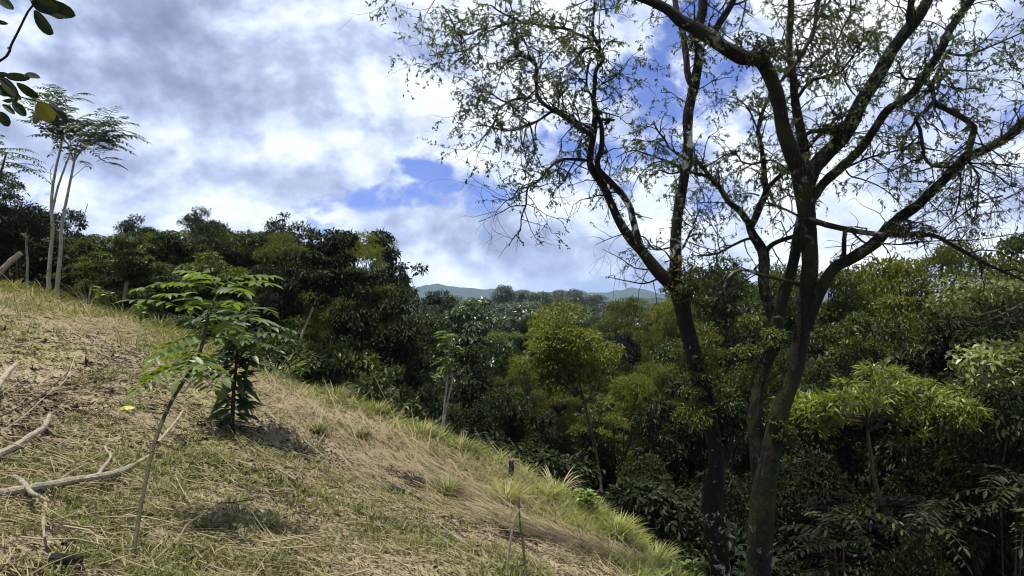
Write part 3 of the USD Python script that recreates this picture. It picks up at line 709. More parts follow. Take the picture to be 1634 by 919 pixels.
t1_fine = [
    branch([(1022, 392), (1017, 377), (1010, 350), (1005, 330), (993, 311), (972, 288), (955, 270), (954, 254), (960, 236), (960, 204), (955, 188), (950, 175)], 9.2, 9.0, 7, 4.2),
    branch([(946, 216), (921, 201), (895, 183), (869, 167), (857, 151), (856, 125), (856, 107), (852, 98), (830, 89), (811, 99), (796, 112)], 8.9, 7.6, 5.2, 1.4),
    branch([(832, 90), (822, 73), (824, 50), (818, 20), (806, -20)], 7.8, 7.4, 1.8, 1), branch([(946, 206), (916, 191), (890, 175), (877, 163)], 8.9, 8.5, 2.8, 1.6),
    branch([(880, 178), (858, 193), (838, 202), (817, 208), (796, 206), (772, 200), (750, 203)], 8.5, 7.7, 2.6, .8), branch([(845, 158), (827, 157), (806, 162), (791, 154), (780, 148), (762, 145), (745, 130)], 8.2, 7.5, 2.2, .8),
    branch([(811, 163), (796, 175), (788, 199), (772, 219), (760, 238)], 7.9, 7.5, 1.8, .7), branch([(846, 200), (851, 223), (853, 244), (840, 265), (838, 284)], 8.4, 8.2, 1.5, .8),
    branch([(940, 256), (913, 254), (892, 256), (874, 271), (859, 289), (843, 299), (840, 315), (839, 328), (832, 346), (830, 367), (817, 383), (812, 393)], 8.9, 8.0, 3.2, .7),
    branch([(839, 328), (817, 329), (801, 338), (783, 346), (764, 354)], 8.2, 7.9, 1.4, .6), branch([(843, 299), (827, 302), (817, 318), (801, 318), (784, 312)], 8.3, 8.0, 1.4, .6), branch([(919, 255), (906, 276), (900, 289), (885, 304), (882, 325)], 8.8, 8.5, 1.5, .6),
    branch([(955, 66), (921, 54), (908, 47), (887, 44), (856, 39), (830, 34), (800, 20), (783, 8)], 8.7, 7.8, 3, 1.4), branch([(820, 36), (806, 39), (764, 47), (751, 54), (730, 55), (723, 37), (708, 10)], 7.9, 7.3, 2, .9),
    branch([(800, 42), (777, 52), (759, 73), (738, 81), (712, 86), (684, 89)], 7.8, 7.4, 1.6, .7), branch([(824, 48), (840, 71), (853, 78), (866, 88), (862, 104)], 7.8, 7.9, 1.5, 1), branch([(960, 92), (950, 78), (932, 78), (926, 84)], 8.7, 8.6, 2.8, 2),
    branch([(948, 157), (938, 143), (936, 125), (940, 100), (944, 92)], 8.7, 8.6, 2.3, 1.8), branch([(949, 140), (962, 133), (978, 125), (995, 110), (1003, 95)], 8.7, 8.9, 1.8, .8),
    branch([(1106, 140), (1098, 120), (1095, 91), (1090, 52), (1082, 26), (1074, -20)], 9.4, 9.9, 6.5, 5), branch([(1116, 75), (1139, 52), (1150, 34), (1168, 5), (1185, -40)], 9.3, 9.6, 7, 5.5),
    branch([(1166, 8), (1180, 5), (1200, -4)], 9.6, 9.7, 2.2, 1.6), branch([(1190, 2), (1189, 10), (1184, 34), (1177, 56)], 9.6, 9.6, 1.5, .8), branch([(1128, 60), (1134, 29), (1150, 16), (1160, 0)], 9.3, 9.1, 2, 1.4),
    branch([(720, -30), (700, -8), (686, 12), (676, 34), (672, 76)], 7.3, 7.2, .9, .4), branch([(640, -30), (622, -5), (612, 8), (600, 24)], 7.3, 7.2, .9, .4), branch([(650, -25), (630, 5), (640, 28)], 7.3, 7.2, .7, .4),
    branch([(1078, 425), (1060, 400), (1040, 392), (1030, 400)], 9.5, 9.2, 2, .8), branch([(1060, 440), (1030, 452), (1000, 448), (970, 442)], 9.5, 9.2, 1.8, .6), branch([(1050, 430), (1015, 428), (990, 412), (962, 398)], 9.5, 9.0, 1.5, .5), branch([(1090, 395), (1100, 375), (1110, 350), (1118, 330)], 9.6, 9.9, 2.6, 1),
    branch([(1070, 395), (1045, 398), (1030, 380), (1020, 376)], 9.5, 9.4, 1.8, 1.2), branch([(1145, 640), (1170, 660), (1188, 690), (1185, 705)], 9.6, 9.3, 1.3, .7), branch([(1118, 610), (1150, 600), (1172, 575)], 9.6, 9.3, 1.4, .7)]
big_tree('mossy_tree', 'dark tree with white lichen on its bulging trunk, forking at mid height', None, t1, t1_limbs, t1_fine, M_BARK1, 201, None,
         [(1084, 442, 9.4, 26, 45, 'olive'), (1125, 440, 9.9, 40, 70, 'olive'), (1108, 655, 9.3, 36, 120, 'olive'), (1140, 590, 9.4, 40, 110, 'olive'), (1095, 470, 9.4, 20, 100, 'mid'), (1160, 640, 9.2, 34, 110, 'mid')])
# thick tree with two stems
t2 = branch([(1210, 930, 26), (1213, 860, 24), (1217, 800, 22), (1227, 740, 18), (1245, 655, 16), (1265, 595, 15.5), (1277, 545, 15), (1284, 498, 14.5), (1290, 449, 15.5), (1292, 410, 15.5), (1288, 350, 15), (1284, 317, 15), (1278, 290, 15), (1272, 262, 14)], 8.9, 8.6, 15, 15)
t2_limbs = [
    branch([(1216, 790, 15), (1207, 710, 13.5), (1206, 640, 13), (1219, 583, 12.5), (1237, 547, 12), (1241, 508, 11)], 8.9, 9.05, 1, 1),
    branch([(1240, 520, 11), (1225, 482, 10), (1218, 449, 10), (1218, 405, 10), (1201, 374, 8), (1194, 353, 7)], 9.3, 9.6, 1, 1),
    branch([(1240, 520, 11), (1251, 472, 9.5), (1261, 439, 9.5), (1270, 400, 10), (1276, 360, 9), (1284, 330, 8)], 9.25, 8.8, 1, 1),
    branch([(1276, 275, 14), (1268, 254, 14), (1258, 231, 13.5), (1249, 200, 13.5), (1244, 170, 13), (1237, 141, 13), (1226, 116, 13), (1212, 96, 14), (1185, 91, 13), (1160, 78, 13), (1135, 60, 13), (1110, 46, 12), (1087, 34, 11), (1066, 16, 9), (1045, 5, 8.5), (1010, -8, 7), (960, -30, 5)], 8.6, 7.9, 1, 1),
    branch([(1280, 290, 12), (1283, 245, 9), (1280, 219, 8.5), (1274, 190, 8), (1268, 157, 7.5), (1266, 125, 6.5), (1260, 88, 6), (1260, 49, 6), (1262, 20, 6), (1262, -20, 5.5), (1258, -110, 4)], 8.65, 9.2, 1, 1),
    branch([(1284, 312, 13), (1290, 290, 14), (1301, 266, 13.5), (1321, 243, 13), (1341, 223, 13), (1356, 200, 13), (1370, 170, 12.5), (1397, 127, 12), (1419, 88, 11.5), (1439, 59, 11), (1457, 37, 10.5), (1472, 16, 10), (1486, -12, 9), (1520, -90, 7)], 8.6, 7.6, 1, 1),
    branch([(1288, 335, 10), (1298, 315, 9), (1317, 290, 8.5), (1341, 268, 8.5), (1360, 251, 8), (1380, 229, 8), (1397, 203, 7.5), (1418, 174, 7.5), (1439, 163, 7), (1459, 145, 7), (1472, 125, 7), (1486, 104, 7.5), (1502, 78, 7.5), (1515, 49, 7), (1531, 25, 7), (1549, 0, 7), (1575, -50, 6)], 8.6, 8.2, 1, 1),
    branch([(1288, 525, 10), (1298, 490, 10.5), (1313, 455, 11), (1332, 428, 10.5), (1359, 412, 10.5), (1398, 386, 10.5), (1417, 365, 10), (1439, 345, 9.5), (1463, 329, 9), (1482, 310, 8.5), (1504, 289, 8.5), (1527, 266, 9), (1545, 250, 10), (1560, 244, 8), (1590, 229, 8), (1615, 213, 9), (1640, 190, 9.5), (1700, 150, 8)], 8.7, 7.4, 1, 1)]
t2_fine = [
    branch([(1196, 356), (1179, 335), (1163, 322), (1150, 301), (1134, 283), (1119, 264), (1108, 259), (1087, 249), (1069, 236), (1061, 223), (1048, 206), (1043, 193)], 9.6, 10.2, 6.5, 1.3),
    branch([(1140, 288), (1124, 280), (1105, 275), (1077, 262), (1056, 254), (1032, 246), (1009, 240), (983, 251)], 9.8, 10.4, 3.6, .8), branch([(1060, 256), (1040, 262), (1022, 278), (1010, 298)], 10.1, 10.2, 1.3, .6),
    branch([(1094, 272), (1070, 277), (1050, 272), (1030, 290)], 10, 10.2, 2, .7), branch([(1061, 224), (1040, 226), (1010, 222)], 10.1, 10.3, 1.5, .8),
    branch([(1198, 362), (1205, 348), (1215, 324), (1223, 304), (1220, 285), (1218, 254), (1212, 220), (1210, 209), (1215, 183), (1226, 157), (1232, 140)], 9.6, 9.9, 7, 2.6),
    branch([(1222, 306), (1229, 296), (1243, 282), (1256, 272), (1266, 264)], 9.4, 8.8, 4.5, 4), branch([(1218, 258), (1200, 262), (1183, 258)], 9.7, 9.8, 2.2, 1.4), branch([(1218, 256), (1232, 256), (1245, 262), (1256, 270)], 9.7, 9.0, 1.8, 1.8),
    branch([(1183, 258), (1174, 246), (1160, 246), (1140, 258), (1124, 268)], 9.8, 9.9, 1.6, .8), branch([(1212, 312), (1195, 308), (1178, 312), (1160, 330)], 9.6, 9.8, 1.5, .6), branch([(1210, 209), (1195, 175), (1180, 160), (1160, 152)], 9.9, 10, 1.8, .7),
    branch([(1205, 380), (1190, 382), (1168, 392), (1142, 405), (1112, 408)], 9.6, 9.9, 2.8, 1.6), branch([(1222, 404), (1228, 394), (1240, 386), (1266, 377), (1278, 372)], 9.5, 8.9, 4.5, 4),
    branch([(1275, 454), (1241, 444), (1215, 439), (1192, 431), (1172, 434), (1159, 449), (1153, 472), (1154, 497)], 8.6, 8.3, 4.2, 1.6), branch([(1154, 478), (1165, 484), (1180, 492), (1192, 500)], 8.3, 8.1, 1.8, .8),
    branch([(1270, 262), (1246, 331 - 60), (1240, 262)], 8.6, 8.9, 2, 1), branch([(1281, 350), (1271, 343), (1246, 331), (1222, 323)], 8.6, 9.0, 2.6, 1.4),
    branch([(1242, 134), (1256, 118), (1272, 98), (1286, 74), (1300, 43), (1303, 16), (1310, -30)], 8.5, 9.3, 3, 4.5), branch([(1302, 36), (1309, 22), (1325, 0), (1340, -25)], 9.2, 9.4, 2.4, 1.6),
    branch([(1455, 42), (1451, 29), (1453, 12), (1458, -25)], 7.8, 7.7, 6.5, 5.5),
    branch([(1272, 157), (1290, 133), (1307, 125), (1337, 118), (1350, 104), (1364, 86), (1376, 67), (1388, 49)], 8.8, 8.3, 3.4, 1.4), branch([(1364, 88), (1356, 72), (1352, 60)], 8.4, 8.4, 1.5, 1), branch([(1364, 86), (1385, 72), (1410, 64)], 8.4, 8.2, 1.2, .7),
    branch([(1285, 112), (1301, 98), (1317, 88), (1333, 72), (1347, 41), (1357, 20), (1357, -15)], 8.9, 9.2, 2.2, 1.4), branch([(1333, 70), (1350, 66), (1362, 52)], 9.1, 9.0, 1.2, .7), branch([(1345, 120), (1352, 135), (1362, 150)], 8.4, 8.2, 1.6, 1.6),
    branch([(1285, 215), (1300, 208), (1318, 210), (1335, 205)], 8.6, 8.3, 4, 3), branch([(1286, 240), (1300, 224), (1318, 205), (1340, 185)], 8.6, 8.8, 3.4, 2),
    branch([(1516, 80), (1510, 86), (1498, 112), (1488, 137), (1491, 163)], 8.0, 7.9, 3, 3.4), branch([(1472, 124), (1478, 129), (1488, 143)], 8.0, 7.9, 3.2, 3), branch([(1491, 160), (1476, 178), (1461, 189), (1468, 207), (1472, 232), (1476, 252), (1488, 264), (1504, 266), (1528, 266)], 7.9, 7.6, 3.6, 2.6),
    branch([(1491, 166), (1515, 177), (1535, 187), (1551, 199), (1555, 205), (1551, 219), (1546, 238), (1544, 252)], 7.9, 7.6, 4, 6.5), branch([(1512, 84), (1530, 88), (1550, 86), (1590, 70), (1640, 48)], 8, 7.6, 2.4, 1), branch([(1500, 110), (1530, 112), (1560, 113), (1590, 100), (1612, 92)], 8, 7.8, 1.5, .7),
    branch([(1474, 122), (1455, 126), (1440, 122), (1435, 100)], 8, 8.1, 2.5, 1.4), branch([(1440, 118), (1425, 115), (1412, 122)], 8.1, 8.1, 1.5, .8),
    branch([(1352, 266), (1376, 256), (1392, 250), (1423, 242), (1453, 238), (1485, 238)], 8.5, 8.0, 2.2, .8), branch([(1392, 250), (1401, 233), (1411, 225), (1428, 226)], 8.3, 8.2, 1.3, .7), branch([(1350, 272), (1358, 281), (1376, 286), (1401, 296), (1420, 309), (1440, 330)], 8.5, 8.1, 1.6, .7),
    branch([(1392, 253), (1418, 270), (1430, 285), (1440, 292)], 8.3, 8.1, 1, .6), branch([(1440, 240), (1430, 256), (1418, 272), (1418, 300), (1426, 318)], 8.1, 8.0, 1.1, .5),
    branch([(1290, 350), (1325, 360), (1374, 370), (1423, 375), (1486, 375), (1521, 392), (1570, 419), (1609, 436), (1645, 452)], 8.5, 7.2, 6, 2.6), branch([(1349, 366), (1347, 385), (1347, 415)], 8.4, 8.5, 4, 4.5), branch([(1360, 370), (1372, 382), (1385, 390)], 8.3, 8.4, 2.4, 1.6),
    branch([(1440, 388), (1470, 386), (1500, 384), (1560, 382), (1640, 370)], 7.8, 7.2, 1.4, .7), branch([(1405, 388), (1440, 390), (1480, 384)], 8, 7.7, 1.5, 1),
    branch([(1620, 212), (1625, 190), (1618, 175)], 7.5, 7.5, 1.6, 1), branch([(1660, 175), (1640, 150), (1628, 132), (1602, 126)], 7.4, 7.3, 1.4, .6), branch([(1650, 165), (1625, 160), (1606, 162)], 7.4, 7.3, 1.1, .6)]
tangle = [branch([(1545, 258), (1561, 281), (1561, 301), (1559, 330), (1552, 360)], 7.6, 7.3, 2, 1), branch([(1540, 262), (1533, 275), (1533, 297), (1529, 327), (1520, 350)], 7.6, 7.5, 2, .9), branch([(1550, 260), (1590, 262), (1634, 268)], 7.6, 7.2, 1.8, 1),
          branch([(1552, 264), (1590, 280), (1610, 295), (1640, 302)], 7.6, 7.2, 1.5, .8), branch([(1548, 262), (1550, 290), (1540, 320), (1545, 345)], 7.6, 7.6, 1.5, .8), branch([(1560, 300), (1580, 315), (1590, 332)], 7.5, 7.3, 1.2, .6), branch([(1600, 312), (1570, 320), (1545, 335), (1510, 362), (1495, 378)], 7.4, 7.6, 1.5, .9), branch([(1640, 300), (1600, 318), (1560, 325)], 7.2, 7.4, 1, .6)]
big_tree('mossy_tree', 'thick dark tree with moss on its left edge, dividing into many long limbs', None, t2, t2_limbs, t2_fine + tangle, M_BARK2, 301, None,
         [(1228, 545, 9.0, 34, 120, 'mid'), (1200, 600, 9.2, 34, 110, 'olive'), (1255, 690, 8.7, 18, 90, 'mid'), (1215, 92, 8.1, 30, 70, 'moss'), (1340, 210, 8.3, 18, 60, 'moss'), (1450, 374, 7.7, 24, 60, 'moss')], extra_twigs=tangle)

# the same two trees' crowns higher up, above the picture
def high_crown(path, seed, cx, cy, z0, z1, rad, n):
    r = np.random.default_rng(seed); c = []
    while len(c) < n:
        q = r.uniform(-1, 1, 3)
        if q @ q > 1: continue
        p = np.array([cx + q[0] * rad, cy + q[1] * rad, (z0 + z1) / 2 + q[2] * (z1 - z0) / 2])
        e = p - EYE
        shade = p[:2] - SUN[:2] / SUN[2] * p[2]
        if np.hypot(*((shade - [6.7, 12.2]) / [2.6, 1.5])) < 1 or shade[0] < 3.6: continue    # the gap that lets the sun in
        if (e @ UP) / max(e @ FWD, .1) > .47 and p[2] > 6.0: c.append(p)
    c = np.array(c)
    obj('high_crown', clump_leaves(r, c, np.full(n, .62), .55, 330, .085, .40), M_LEAF['big'], path, kind='stuff')
    tops = [l[-1] for l in (t1_limbs + t2_limbs)]
    tm = []
    for k in range(0, n, 2):
        t = min(tops, key=lambda q: np.linalg.norm(q[:3] - c[k])); tm.append(tube(spline([t[:3], t[:3] * .5 + c[k] * .5 + [0, 0, .2], c[k]], 4), np.linspace(min(t[3] * .6, .04), .008, 9), 5))
    obj('high_boughs', join(tm), M_TWIG, path, kind='stuff')
high_crown('/World/mossy_tree_001', 401, 7.6, 12.2, 7.0, 11.5, 5.6, 120)

def bromeliad(px, py, Y, s, label):
    rng = np.random.default_rng(int(px)); c = at(px, py, Y); n = 26
    d = rand_unit(rng, n); d[:, 2] = d[:, 2] * .6 + .2
    root = thing('bromeliad', label, 'plant', c)
    obj('leaf_rosette', blades(np.zeros((n, 3)), d, rand_unit(rng, n), rng.uniform(.6, 1.1, n) * s, s * .12, .4), M_LEAF['dark'], root)
    obj('root_ball', tube(np.array([[0, 0, -.3 * s], [0, 0, -.1 * s], [0, 0, .1 * s]]), [.1 * s, .22 * s, .12 * s], 8, .4, 3), M_TWIG, root)
bromeliad(970, 192, 8.7, .16, 'spiky dark bromeliad perched on the forked mossy tree against the blue sky')
bromeliad(1174, 244, 9.8, .14, 'spiky dark bromeliad on a thin bough between the two mossy trunks')

# ------------------------------------------------------------------ young trees with feathery fronds
M_LEAF['frond'] = leaf_mat('leaf_frond', (0.045, 0.075, 0.014), (0.16, 0.23, 0.030), (1.5, 1.6, 0.3), tw=0.5, cscale=1.5)
M_LEAF['glossy'] = leaf_mat('leaf_glossy', (0.018, 0.034, 0.010), (0.085, 0.125, 0.028), (1.2, 1.4, 0.4), tw=0.25, rough=.45, spec=.35, cscale=1.5)
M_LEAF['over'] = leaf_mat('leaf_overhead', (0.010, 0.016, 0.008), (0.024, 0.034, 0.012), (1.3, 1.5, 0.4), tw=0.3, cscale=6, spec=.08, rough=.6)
M_LEAF['yellow'] = leaf_mat('leaf_yellow', (0.40, 0.42, 0.02), (0.62, 0.60, 0.05), (1.2, 1.2, 0.4), tw=0.4)
M_STEM = bark_mat('bark_stem', (0.10, 0.085, 0.055), (0.24, 0.21, 0.15), moss=(0.10, 0.11, 0.04), mossy=.2, scale=14)
M_GREENSTEM = bark_mat('stem_green', (0.07, 0.09, 0.03), (0.16, 0.19, 0.07), scale=18)

def frond(rng, base, d, length, pairs, ll, lw, droop=.5, rise=.3):
    """A feather of paired leaflets: (rachis curve, list of leaflet (pos, axis, normal, length, width))."""
    d = nrm(np.asarray(d, float)); k = np.linspace(0, 1, 8)
    p = base + d * (k * length)[:, None]; p[:, 2] += rise * length * (k - k ** 2) - droop * length * k ** 2 * .5
    t = nrm(np.gradient(p, axis=0)); side = nrm(np.cross(t, [0, 0, 1.0])); out = []
    for q in range(pairs):
        s = .18 + .8 * q / max(pairs - 1, 1); i = min(int(s * 7), 6); f = s * 7 - i
        pos = p[i] * (1 - f) + p[i + 1] * f
        size = math.sin(math.pi * (.22 + .66 * s)) ** .5 * rng.uniform(.85, 1.12)
        for sg in (-1, 1):
            ax = side[i] * sg + t[i] * .45 + np.array([0, 0, -.12]) + rng.normal(size=3) * .1
            out.append((pos, ax, np.array([0, 0, 1.0]) + rng.normal(size=3) * .22, ll * size, lw * size))
    out.append((p[-1], t[-1], np.array([0, 0, 1.0]) + rng.normal(size=3) * .2, ll * .9, lw * .9))
    return p, out

def add_frond(rng, root, mat, stemmat, base, d, length, pairs, ll, lw, single, droop=.5, rise=.3, label=None):
    p, lf = frond(rng, base, d, length, pairs, ll, lw, droop, rise)
    rach = tube(p, np.linspace(.011, .004, 8) * length, 5)
    a = [np.array(x) for x in zip(*lf)]
    if single:
        path = obj('frond', rach, stemmat, root, label=label)
        for i in range(len(lf)):
            obj('leaflet', big_leaves(a[0][i:i + 1], a[1][i:i + 1], a[2][i:i + 1], a[3][i], a[4][i], .18), mat, path)
    else:
        obj('frond', join([rach, big_leaves(a[0], a[1], a[2], a[3], a[4], .15)]), mat, root, label=label)

M_SAPSTEM = bark_mat('bark_sapling', (0.030, 0.024, 0.015), (0.10, 0.085, 0.05), moss=(0.05, 0.055, 0.02), mossy=.3, scale=14)
rng = np.random.default_rng(77)
# twin pale trunks at the left
tw_y = 19.0
b0 = hit(84, 474); tw_y = b0[1]
root = thing('slender_tree', 'slender young tree with two pale bare trunks and a feathery crown on the brow', 'tree')
def pchain(pts, Y0, Y1, r0, r1): return branch(pts, Y0, Y1, r0, r1)
st = [pchain([(77, 478), (78, 440), (81, 400), (84, 365), (82, 335), (84, 300), (90, 265), (97, 235), (101, 200), (100, 172)], tw_y, tw_y, 4.0, 1.3), pchain([(90, 478), (93, 440), (97, 395), (98, 365), (104, 330), (112, 290), (119, 255), (122, 235), (132, 212)], tw_y, tw_y - .2, 4.2, 1.3)]
for c in st: obj('trunk', tube(c[:, :3], c[:, 3], 9, .12, 4), M_PALEBARK, root)
side = [pchain([(84, 335), (92, 300), (104, 265), (113, 240), (110, 215)], tw_y, tw_y - .3, 2.4, 1.2), pchain([(118, 258), (114, 245), (110, 232), (92, 210)], tw_y - .2, tw_y, 1.8, 1), pchain([(119, 256), (130, 240), (150, 225), (165, 215)], tw_y - .2, tw_y - .8, 1.8, 1), pchain([(97, 360), (120, 356), (133, 345), (140, 325)], tw_y, tw_y + .3, 1.2, .6), pchain([(114, 285), (128, 272), (140, 262)], tw_y, tw_y + .2, .8, .4), pchain([(84, 300), (80, 275), (86, 262)], tw_y, tw_y + .1, .8, .5), pchain([(101, 200), (80, 190), (60, 185)], tw_y, tw_y + .6, 1.4, .8)]
for c in side: obj('branch', tube(c[:, :3], c[:, 3], 6, .1, 5), M_PALEBARK, root)
tips = [st[0][-1, :3], st[0][-7, :3], st[1][-1, :3], st[1][-4, :3], side[0][-1, :3], side[1][-1, :3], side[2][-1, :3], side[2][-6, :3], side[6][-1, :3]]
m = tw_y / FPX
for k in range(150):
    tpt = tips[k % len(tips)]; az = rng.uniform(0, 2 * math.pi)
    if k % len(tips) in (2, 6, 7): az = rng.uniform(-1.2, 1.2)
    add_frond(rng, root, M_LEAF['glossy'], M_STEM, tpt + rng.normal(size=3) * [.1, .1, .28], (math.cos(az), math.sin(az), rng.uniform(-.1, .95)), rng.uniform(30, 58) * m, 8, 10.5 * m, 3.7 * m, False, droop=.35)
# feathery tree at the very left edge
root = thing('slender_tree', 'feathery-leaved tree cut by the left edge, left of the twin pale trunks', 'tree')
c = pchain([(-30, 470), (-26, 400), (-14, 330), (0, 280), (10, 245)], tw_y + 2.5, tw_y + 2, 5, 1.5); obj('trunk', tube(c[:, :3], c[:, 3], 9, .12, 9), M_BARK, root)
for k in range(46):
    q = c[int(rng.integers(len(c) - 14, len(c))), :3]; az = rng.uniform(0, 2 * math.pi)
    add_frond(rng, root, M_LEAF['glossy'], M_BARK, q + rng.normal(size=3) * .25, (math.cos(az), math.sin(az), rng.uniform(-.1, .6)), rng.uniform(40, 66) * m, 9, 11 * m, 3.2 * m, False, droop=.4)

# the sapling with long fronds in the foreground
b = hit(207, 914); Yb = b[1]
root = thing('sapling', 'leaning thin-stemmed sapling with bright long-fingered fronds in the foreground', 'tree')
stem = branch([(206, 918), (216, 860), (228, 790), (247, 705), (274, 640), (300, 598), (318, 565), (327, 530), (333, 500), (342, 478), (349, 460)], Yb, 5.2, 7.5, 2.2)
obj('stem', tube(stem[:, :3], np.interp(np.linspace(0, 1, len(stem)), [0, .5, .8, 1], [.012, .012, .012, .007]), 9, .12, 3), M_SAPSTEM, root)
m = 5.1 / FPX
srng = np.random.default_rng(8)
S = [(349, 460, -1.9, .45, 75), (349, 460, .35, .42, 85), (349, 460, 2.6, .55, 75), (347, 464, 3.4, .10, 112), (347, 466, -.3, .22, 100)]
for k in range(15):
    S.append((0, 476 + k * 8.5, k * 2.4 + srng.normal() * .45, .34 - .035 * k + srng.normal() * .12, srng.uniform(88, 122) * (1 - .012 * k)))
for px, py, az, el, ln in S:
    tcur = stem[np.argmin([abs(to_px(q[:3])[1] - py) for q in stem]), :3]
    add_frond(rng, root, M_LEAF['frond'], M_GREENSTEM, tcur, (math.cos(az), math.sin(az) * .9, el), ln * m, 7, srng.uniform(25, 34) * m, srng.uniform(10.5, 14) * m, True, droop=srng.uniform(.1, .5), rise=.3)
# the darker young tree behind it
b = hit(370, 690)
root = thing('young_tree', 'dark young tree with drooping narrow leaves standing right of the leaning sapling', 'tree', b)
Y = b[1]; st = branch([(369, 694), (371, 660), (373, 620), (377, 580), (380, 545), (384, 505)], Y, Y, 4.5, 2); st[:, :3] -= b
obj('stem', tube(st[:, :3], st[:, 3], 8, .15, 6), M_BARK, root)
m = Y / FPX
for k in range(170):
    i = int((len(st) - 1) * (k / 170) ** .9); az = rng.uniform(0, 6.28); s = i / len(st)
    wid = .55 + .75 * math.sin(math.pi * min(1, .25 + .75 * s))
    L = rng.uniform(18, 40) * m * wid
    obj('leaf', big_leaves(st[i:i + 1, :3] + np.array([[math.cos(az), math.sin(az), 0]]) * .02, np.array([[math.cos(az), math.sin(az), rng.uniform(-.6, .5)]]), np.array([[0, 0, 1.0]]) + rng.normal(size=(1, 3)) * .35, L, L * rng.uniform(.2, .36), rng.uniform(.1, .8)), M_LEAF['glossy'], root)
for k in range(26):
    i = int(rng.integers(len(st) // 2, len(st))); az = rng.uniform(0, 2 * math.pi)
    add_frond(rng, root, M_LEAF['glossy'], M_GREENSTEM, st[i, :3], (math.cos(az), math.sin(az), rng.uniform(0, .4)), rng.uniform(60, 90) * m, 7, 25 * m, 9 * m, False)

# slender twin-stemmed tree beyond the brow
Y = 14.6
root = thing('slender_tree', 'slender tree with two thin pale stems and a small feathery crown against dark shade', 'tree')
for pts in ([(704, 706), (708, 660), (712, 620), (716, 570), (716, 535)], [(706, 700), (712, 650), (721, 610), (719, 580)]):
    c = branch(pts, Y, Y, 2.6, 1.4)
    g0 = c[0].copy(); g0[2] = float(ground(np.array([g0[0]]), np.array([g0[1]]))[0]) - .2; c = np.vstack([g0, c])
    obj('trunk', tube(c[:, :3], c[:, 3], 7, .1, 2), M_PALEBARK, root)
m = Y / FPX
for k in range(42):
    s = k / 42; q = at(716 + rng.normal() * 2, 600 - 72 * s, Y); az = rng.uniform(0, 2 * math.pi)
    add_frond(rng, root, M_LEAF['frond'], M_STEM, q, (math.cos(az), math.sin(az), rng.uniform(.1, .7)), rng.uniform(18, 32) * m * (1.1 - .4 * s), 7, 8 * m, 2.8 * m, False)

# single boles standing out against the wood
def pole_tree(name, label, pts, Y0, Y1, r0, r1, mat, crown=None, kindm='olive', n=14, per=160, leaf=.13):
    root = thing(name, label, 'tree'); c = branch(pts, Y0, Y1, r0, r1)
    g0 = c[0].copy(); g0[2] = min(g0[2] - .05, float(ground(np.array([g0[0]]), np.array([g0[1]]))[0]) - .2); c = np.vstack([g0, c])
    obj('trunk', tube(c[:, :3], c[:, 3], 9, .15, int(pts[0][0])), mat, root)
    if crown:
        cx, cy, rx, ry = crown; q = []
        for k in range(max(5, n // 5)):
            d3 = rand_unit(rng, 1)[0] * rng.uniform(.55, 1.1); e = at(cx + rx * d3[0], cy + ry * d3[1], Y1 + rx * d3[2] * Y1 / FPX)
            s0 = c[int(len(c) * rng.uniform(.62, .99)) - 1]
            lb = spline([s0[:3], s0[:3] * .5 + e * .5 + [0, 0, -.06], e], 5)
            obj('branch', tube(lb, np.linspace(max(s0[3] * .55, .012), .008, len(lb)), 5), mat, root)
            q += [lb[int(len(lb) * rng.uniform(.55, .99))] + rng.normal(size=3) * .12 * rx * Y1 / FPX for _ in range(5)]
        q = np.array(q); n = len(q)
        obj('crown', clump_leaves(rng, q, min(rx, ry) * Y1 / FPX * rng.uniform(.3, .75, n), .45, per, leaf, .42), M_LEAF[kindm], root)
pole_tree('forest_tree', 'olive-crowned tree on a short pale trunk at the ridge, left of the sapling', [(196, 492), (199, 470), (204, 445), (208, 420), (210, 410)], 21.5, 21.5, 3.6, 2.0, M_PALEBARK, (185, 410, 80, 20), 'mid', 36, 200)
pole_tree('forest_tree', 'leaning pale-trunked tree in the dark left wood', [(474, 560), (484, 528), (496, 500), (508, 470), (517, 452), (524, 432)], 19.5, 19.8, 2.4, 1.4, M_PALEBARK, (530, 425, 85, 34), 'dark', 40, 200)
pole_tree('forest_tree', 'thin pale bole with olive crown in the middle of the valley', [(962, 800), (954, 740), (944, 690), (932, 640), (920, 590), (915, 550)], 15.5, 17, 3.6, 1.6, M_BARK, (905, 540, 90, 55), 'olive', 46, 220, .12)
pole_tree('leaning_log', 'pale leaning log at the left edge behind the brow', [(-40, 470), (-8, 442), (14, 420), (33, 404)], 22, 22, 6, 5, M_PALEBARK)
pole_tree('forest_tree', 'dark-crowned tree on a thin pale trunk just left of the twin pale trunks', [(43, 462), (43, 440), (44, 420), (42, 385), (46, 360)], 23.5, 23.5, 2.6, 1.6, M_PALEBARK, (48, 345, 62, 34), 'dark', 34, 190)
pole_tree('forest_tree', 'dark-crowned tree on a thin dark trunk beside the leaning log', [(28, 460), (27, 430), (26, 400), (20, 372)], 24.5, 24.5, 2.0, 1.2, M_BARK, (8, 352, 50, 34), 'dark', 30, 190)
